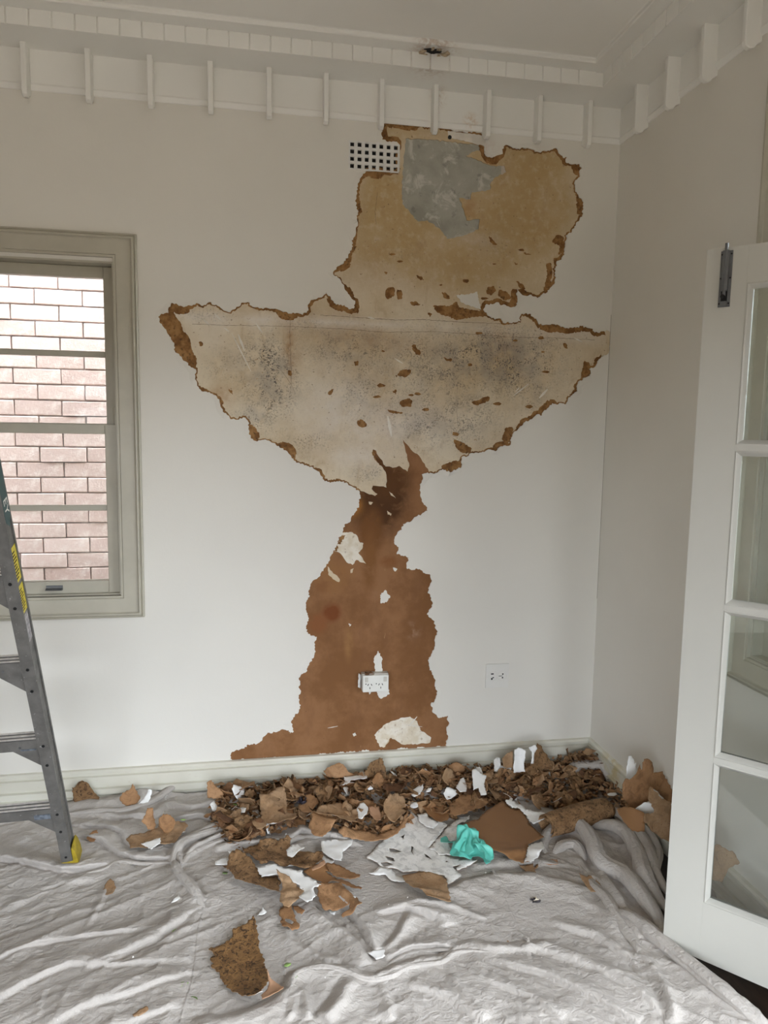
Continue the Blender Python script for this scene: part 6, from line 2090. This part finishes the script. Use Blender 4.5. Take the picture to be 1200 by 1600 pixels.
# fine crumbs under and around the heap
cv, cf, cm = [], [], []
rc = random.Random(9)
def crumb(x, y, z, r_, mi):
    b = len(cv)
    a0 = rc.uniform(0, 6.28)
    tx, ty = rc.uniform(-.8, .8), rc.uniform(-.8, .8)
    for k in range(4):
        a = a0 + k * 1.57 + rc.uniform(-.4, .4)
        q = r_ * rc.uniform(.6, 1.2)
        dx, dy = q * math.cos(a), q * math.sin(a)
        cv.append((x + dx, y + dy, z + dx * tx + dy * ty))
    cv.append((x, y, z - r_ * .35))
    cf.extend([(b, b + 1, b + 2, b + 3), (b, b + 4, b + 1), (b + 1, b + 4, b + 2), (b + 2, b + 4, b + 3), (b + 3, b + 4, b)])
    cm.extend([mi] * 5)


pts = []
while len(pts) < 5200:
    x, y = rc.uniform(hx0 - .05, hx1), rc.uniform(hy0 - .05, hy1 + .03)
    if inside(np.array([x]), np.array([y]), HW)[0] and y < 3.26:
        pts.append((x, y))
pa = np.array(pts)
zz = cloth_z(pa[:, 0], pa[:, 1])
for (x, y), z in zip(pts, zz):
    crumb(x, y, z + rc.uniform(.004, .04), rc.uniform(.007, .020), rc.choice((0, 0, 0, 1, 3, 3, 2)))
ob('paint_crumbs', mesh('paint_crumbs', cv, cf, [M_kraft, M_rough, M_rust, M_tan], cm), label='fine brown crumbs packed between the flakes of the heap', cat='debris', kind='stuff')
cv, cf, cm = [], [], []
pts = [fl(rc.gauss(560, 260), rc.uniform(1300, 1600)) for _ in range(220)]
pts += [fl(rc.gauss(540, 90), rc.gauss(1365, 40)) for _ in range(130)]
pts = [p for p in pts if p[0] < np.interp(p[1], ey, ex) - .03]
pa = np.array(pts)
zz = cloth_z(pa[:, 0], pa[:, 1])
for (x, y), z in zip(pts, zz):
    crumb(x, y, z + .002, rc.choice((.0012, .0015, .002, .003, .0045)), rc.choice((0, 0, 0, 1)))
ob('paint_specks', mesh('paint_specks', cv, cf, [M_white, M_tan], cm), label='specks of white paint dusted over the drop cloth', cat='debris', kind='stuff')

# ---- green leaf scraps on the cloth
for i, (px, py, L, a, mt, lb) in enumerate(((275, 1456, .026, 1.0, M_leaf, 'bright green leaf scrap on the cloth at the left foreground'), (286, 1540, .022, .4, M_leaf, 'pale green leaf scrap beside the stitched seam, upper one'), (304, 1563, .020, -.6, M_leaf2, 'dark green leaf scrap beside the stitched seam, lower one'),
                                            (449, 1510, .020, .6, M_leaf, 'small green leaf right of the large upturned sheet'), (461, 1527, .018, 1.0, M_leaf2, 'dry leaf in the fold below the small green leaf'), (257, 1260, .018, .2, M_leaf2, 'dull green leaf scrap on the cloth near the skirting'),
                                            (286, 1282, .016, .1, M_leaf, 'green leaf scrap above the tan sheet with a white patch'), (368, 1258, .016, -.2, M_leaf, 'green leaf scrap at the left front of the heap'), (352, 1366, .018, 0, M_leaf2, 'green leaf scrap tucked beside the dark brown curled sheet'))):
    q = fl(px, py, .02)
    z = ground(*q)
    q = fl(px, py, z)
    pts = [(-L * .7, 0), (-L * .35, L * .32), (L * .2, L * .38), (L * .8, .0), (L * .3, -L * .36), (-L * .3, -L * .30)]
    me = sheet_mesh('leaf_scrap', pts, .007, curl(.2, 14, 0, .003, 40, i), [mt], .0006, .006, .0015, i)
    me.polygons.foreach_set('material_index', np.zeros(len(me.polygons), np.int32))
    ob('leaf_scrap', me, loc=(q[0], q[1], z + .005), rot=(.1, .1, a), label=lb, cat='leaf')

# ---- turquoise glove, crumpled
def glove():
    def df(x, y, k=1.0, ph=0.0):
        r_ = np.sqrt(x * x + y * y)
        th_ = np.arctan2(y, x)
        wv = np.sin(th_ * 5 + ph + 1.6 * fbm(x * 14, y * 14, 5, 2))
        z = k * (.050 * np.exp(-((x + .005) / .050) ** 2 - ((y - .012) / .045) ** 2) + .020 * np.exp(-((x - .055) / .03) ** 2 - ((y + .02) / .03) ** 2))
        z = z + .0105 * wv * np.clip(r_ / .030, 0, 1) * np.clip(1.5 - r_ / .10, .2, 1)
        z = z + .010 * (ridged(x * 26 + ph, y * 17, 7, 2) - .5) + .004
        return x + .008 * np.sin(y * 70 + ph), y + .006 * np.sin(x * 60 + ph), np.maximum(z, 0)
    G1 = C3(600, 1150, 4, [(358, 652), (385, 640), (410, 655), (440, 665), (462, 690), (500, 690), (540, 660), (575, 640), (590, 655), (612, 690), (640, 705), (670, 720), (674, 760), (668, 800), (652, 813), (620, 790), (585, 778), (545, 768), (515, 778), (480, 772), (450, 762), (425, 745), (424, 722), (400, 690), (372, 675)])
    g_ = hero('rubber_glove', 'crumpled turquoise rubber glove lying on the white sheet', G1, 'F', .030, [M_glove, M_glove], lambda x, y: df(x, y), (0, 0, 0), .005, .008, .0012, 95, .0012, cat='glove')
    G2 = C3(600, 1150, 4, [(425, 690), (450, 668), (480, 645), (495, 615), (520, 592), (545, 588), (565, 600), (578, 630), (570, 665), (585, 700), (560, 745), (530, 755), (500, 740), (470, 720), (440, 715)])
    h_ = hero('glove_fingers', None, G2, 'F', .052, [M_glove, M_glove], lambda x, y: df(x, y, 1.2, 2.3), (0, 0, 0), .0045, .008, .0012, 96, .0012, cat=None)
    h_.parent = g_
    h_.matrix_parent_inverse = g_.matrix_basis.inverted()
    G3 = C3(600, 1150, 4, [(560, 640), (585, 655), (600, 690), (640, 720), (668, 735), (662, 775), (630, 770), (600, 745), (570, 720), (550, 690)])
    h_ = hero('glove_cuff', None, G3, 'F', .050, [M_glove, M_glove], lambda x, y: df(x, y, .7, 4.1), (0, 0, 0), .0045, .008, .0012, 97, .0012, cat=None)
    h_.parent = g_
    h_.matrix_parent_inverse = g_.matrix_basis.inverted()


glove()
hero('paint_flake', 'brown flake lying behind the lowest pane of the open door', [(1108, 1330), (1135, 1326), (1156, 1338), (1160, 1352), (1140, 1362), (1128, 1378), (1104, 1372)], 'V', 2.02, [M_tan, M_white], curl(R90, 5, 0, .004, 16, 3), (-.3, 0, .1), .010, .010, .002, 98, cat='paint flake')
fold_tube([(1085, 1372), (1112, 1392), (1150, 1402), (1190, 1425), (1230, 1460)], .022, .8, .4, 31)

# ---- small dark scraps
def crumple(nm, px, py, r_, mats, lb, cat, sd, zoff=.0):
    q = fl(px, py, .03)
    z = ground(*q)
    e = empty(nm, (q[0], q[1], z + zoff), label=lb, cat=cat)
    for i in range(5):
        n = 7
        rr_ = random.Random(sd + i)
        pts = [(r_ * rr_.uniform(.5, 1.2) * math.cos(2 * math.pi * j / n), r_ * .6 * rr_.uniform(.5, 1.2) * math.sin(2 * math.pi * j / n)) for j in range(n)]
        me = sheet_mesh('crumpled_fold', pts, r_ * .3, curl(rr_.uniform(0, 3), 1.2 / r_, 0, r_ * .25, .6 / r_, i), [mats[i % len(mats)], mats[i % len(mats)]], .0008, r_ * .3, r_ * .08, i)
        ob('crumpled_fold', me, e, loc=(rr_.uniform(-.4, .4) * r_, rr_.uniform(-.4, .4) * r_, r_ * .3), rot=(rr_.uniform(-1, 1), rr_.uniform(-1, 1), rr_.uniform(0, 6)))


crumple('tangled_scrap', 836, 1409, .022, [M_foil, M_remn], 'tangled dark and cream scrap alone on the cloth at the right', 'scrap', 3)
crumple('foil_scrap', 472, 1276, .030, [M_foil], 'crumpled blackish foil-like lump at the front of the heap', 'scrap', 13, .045)
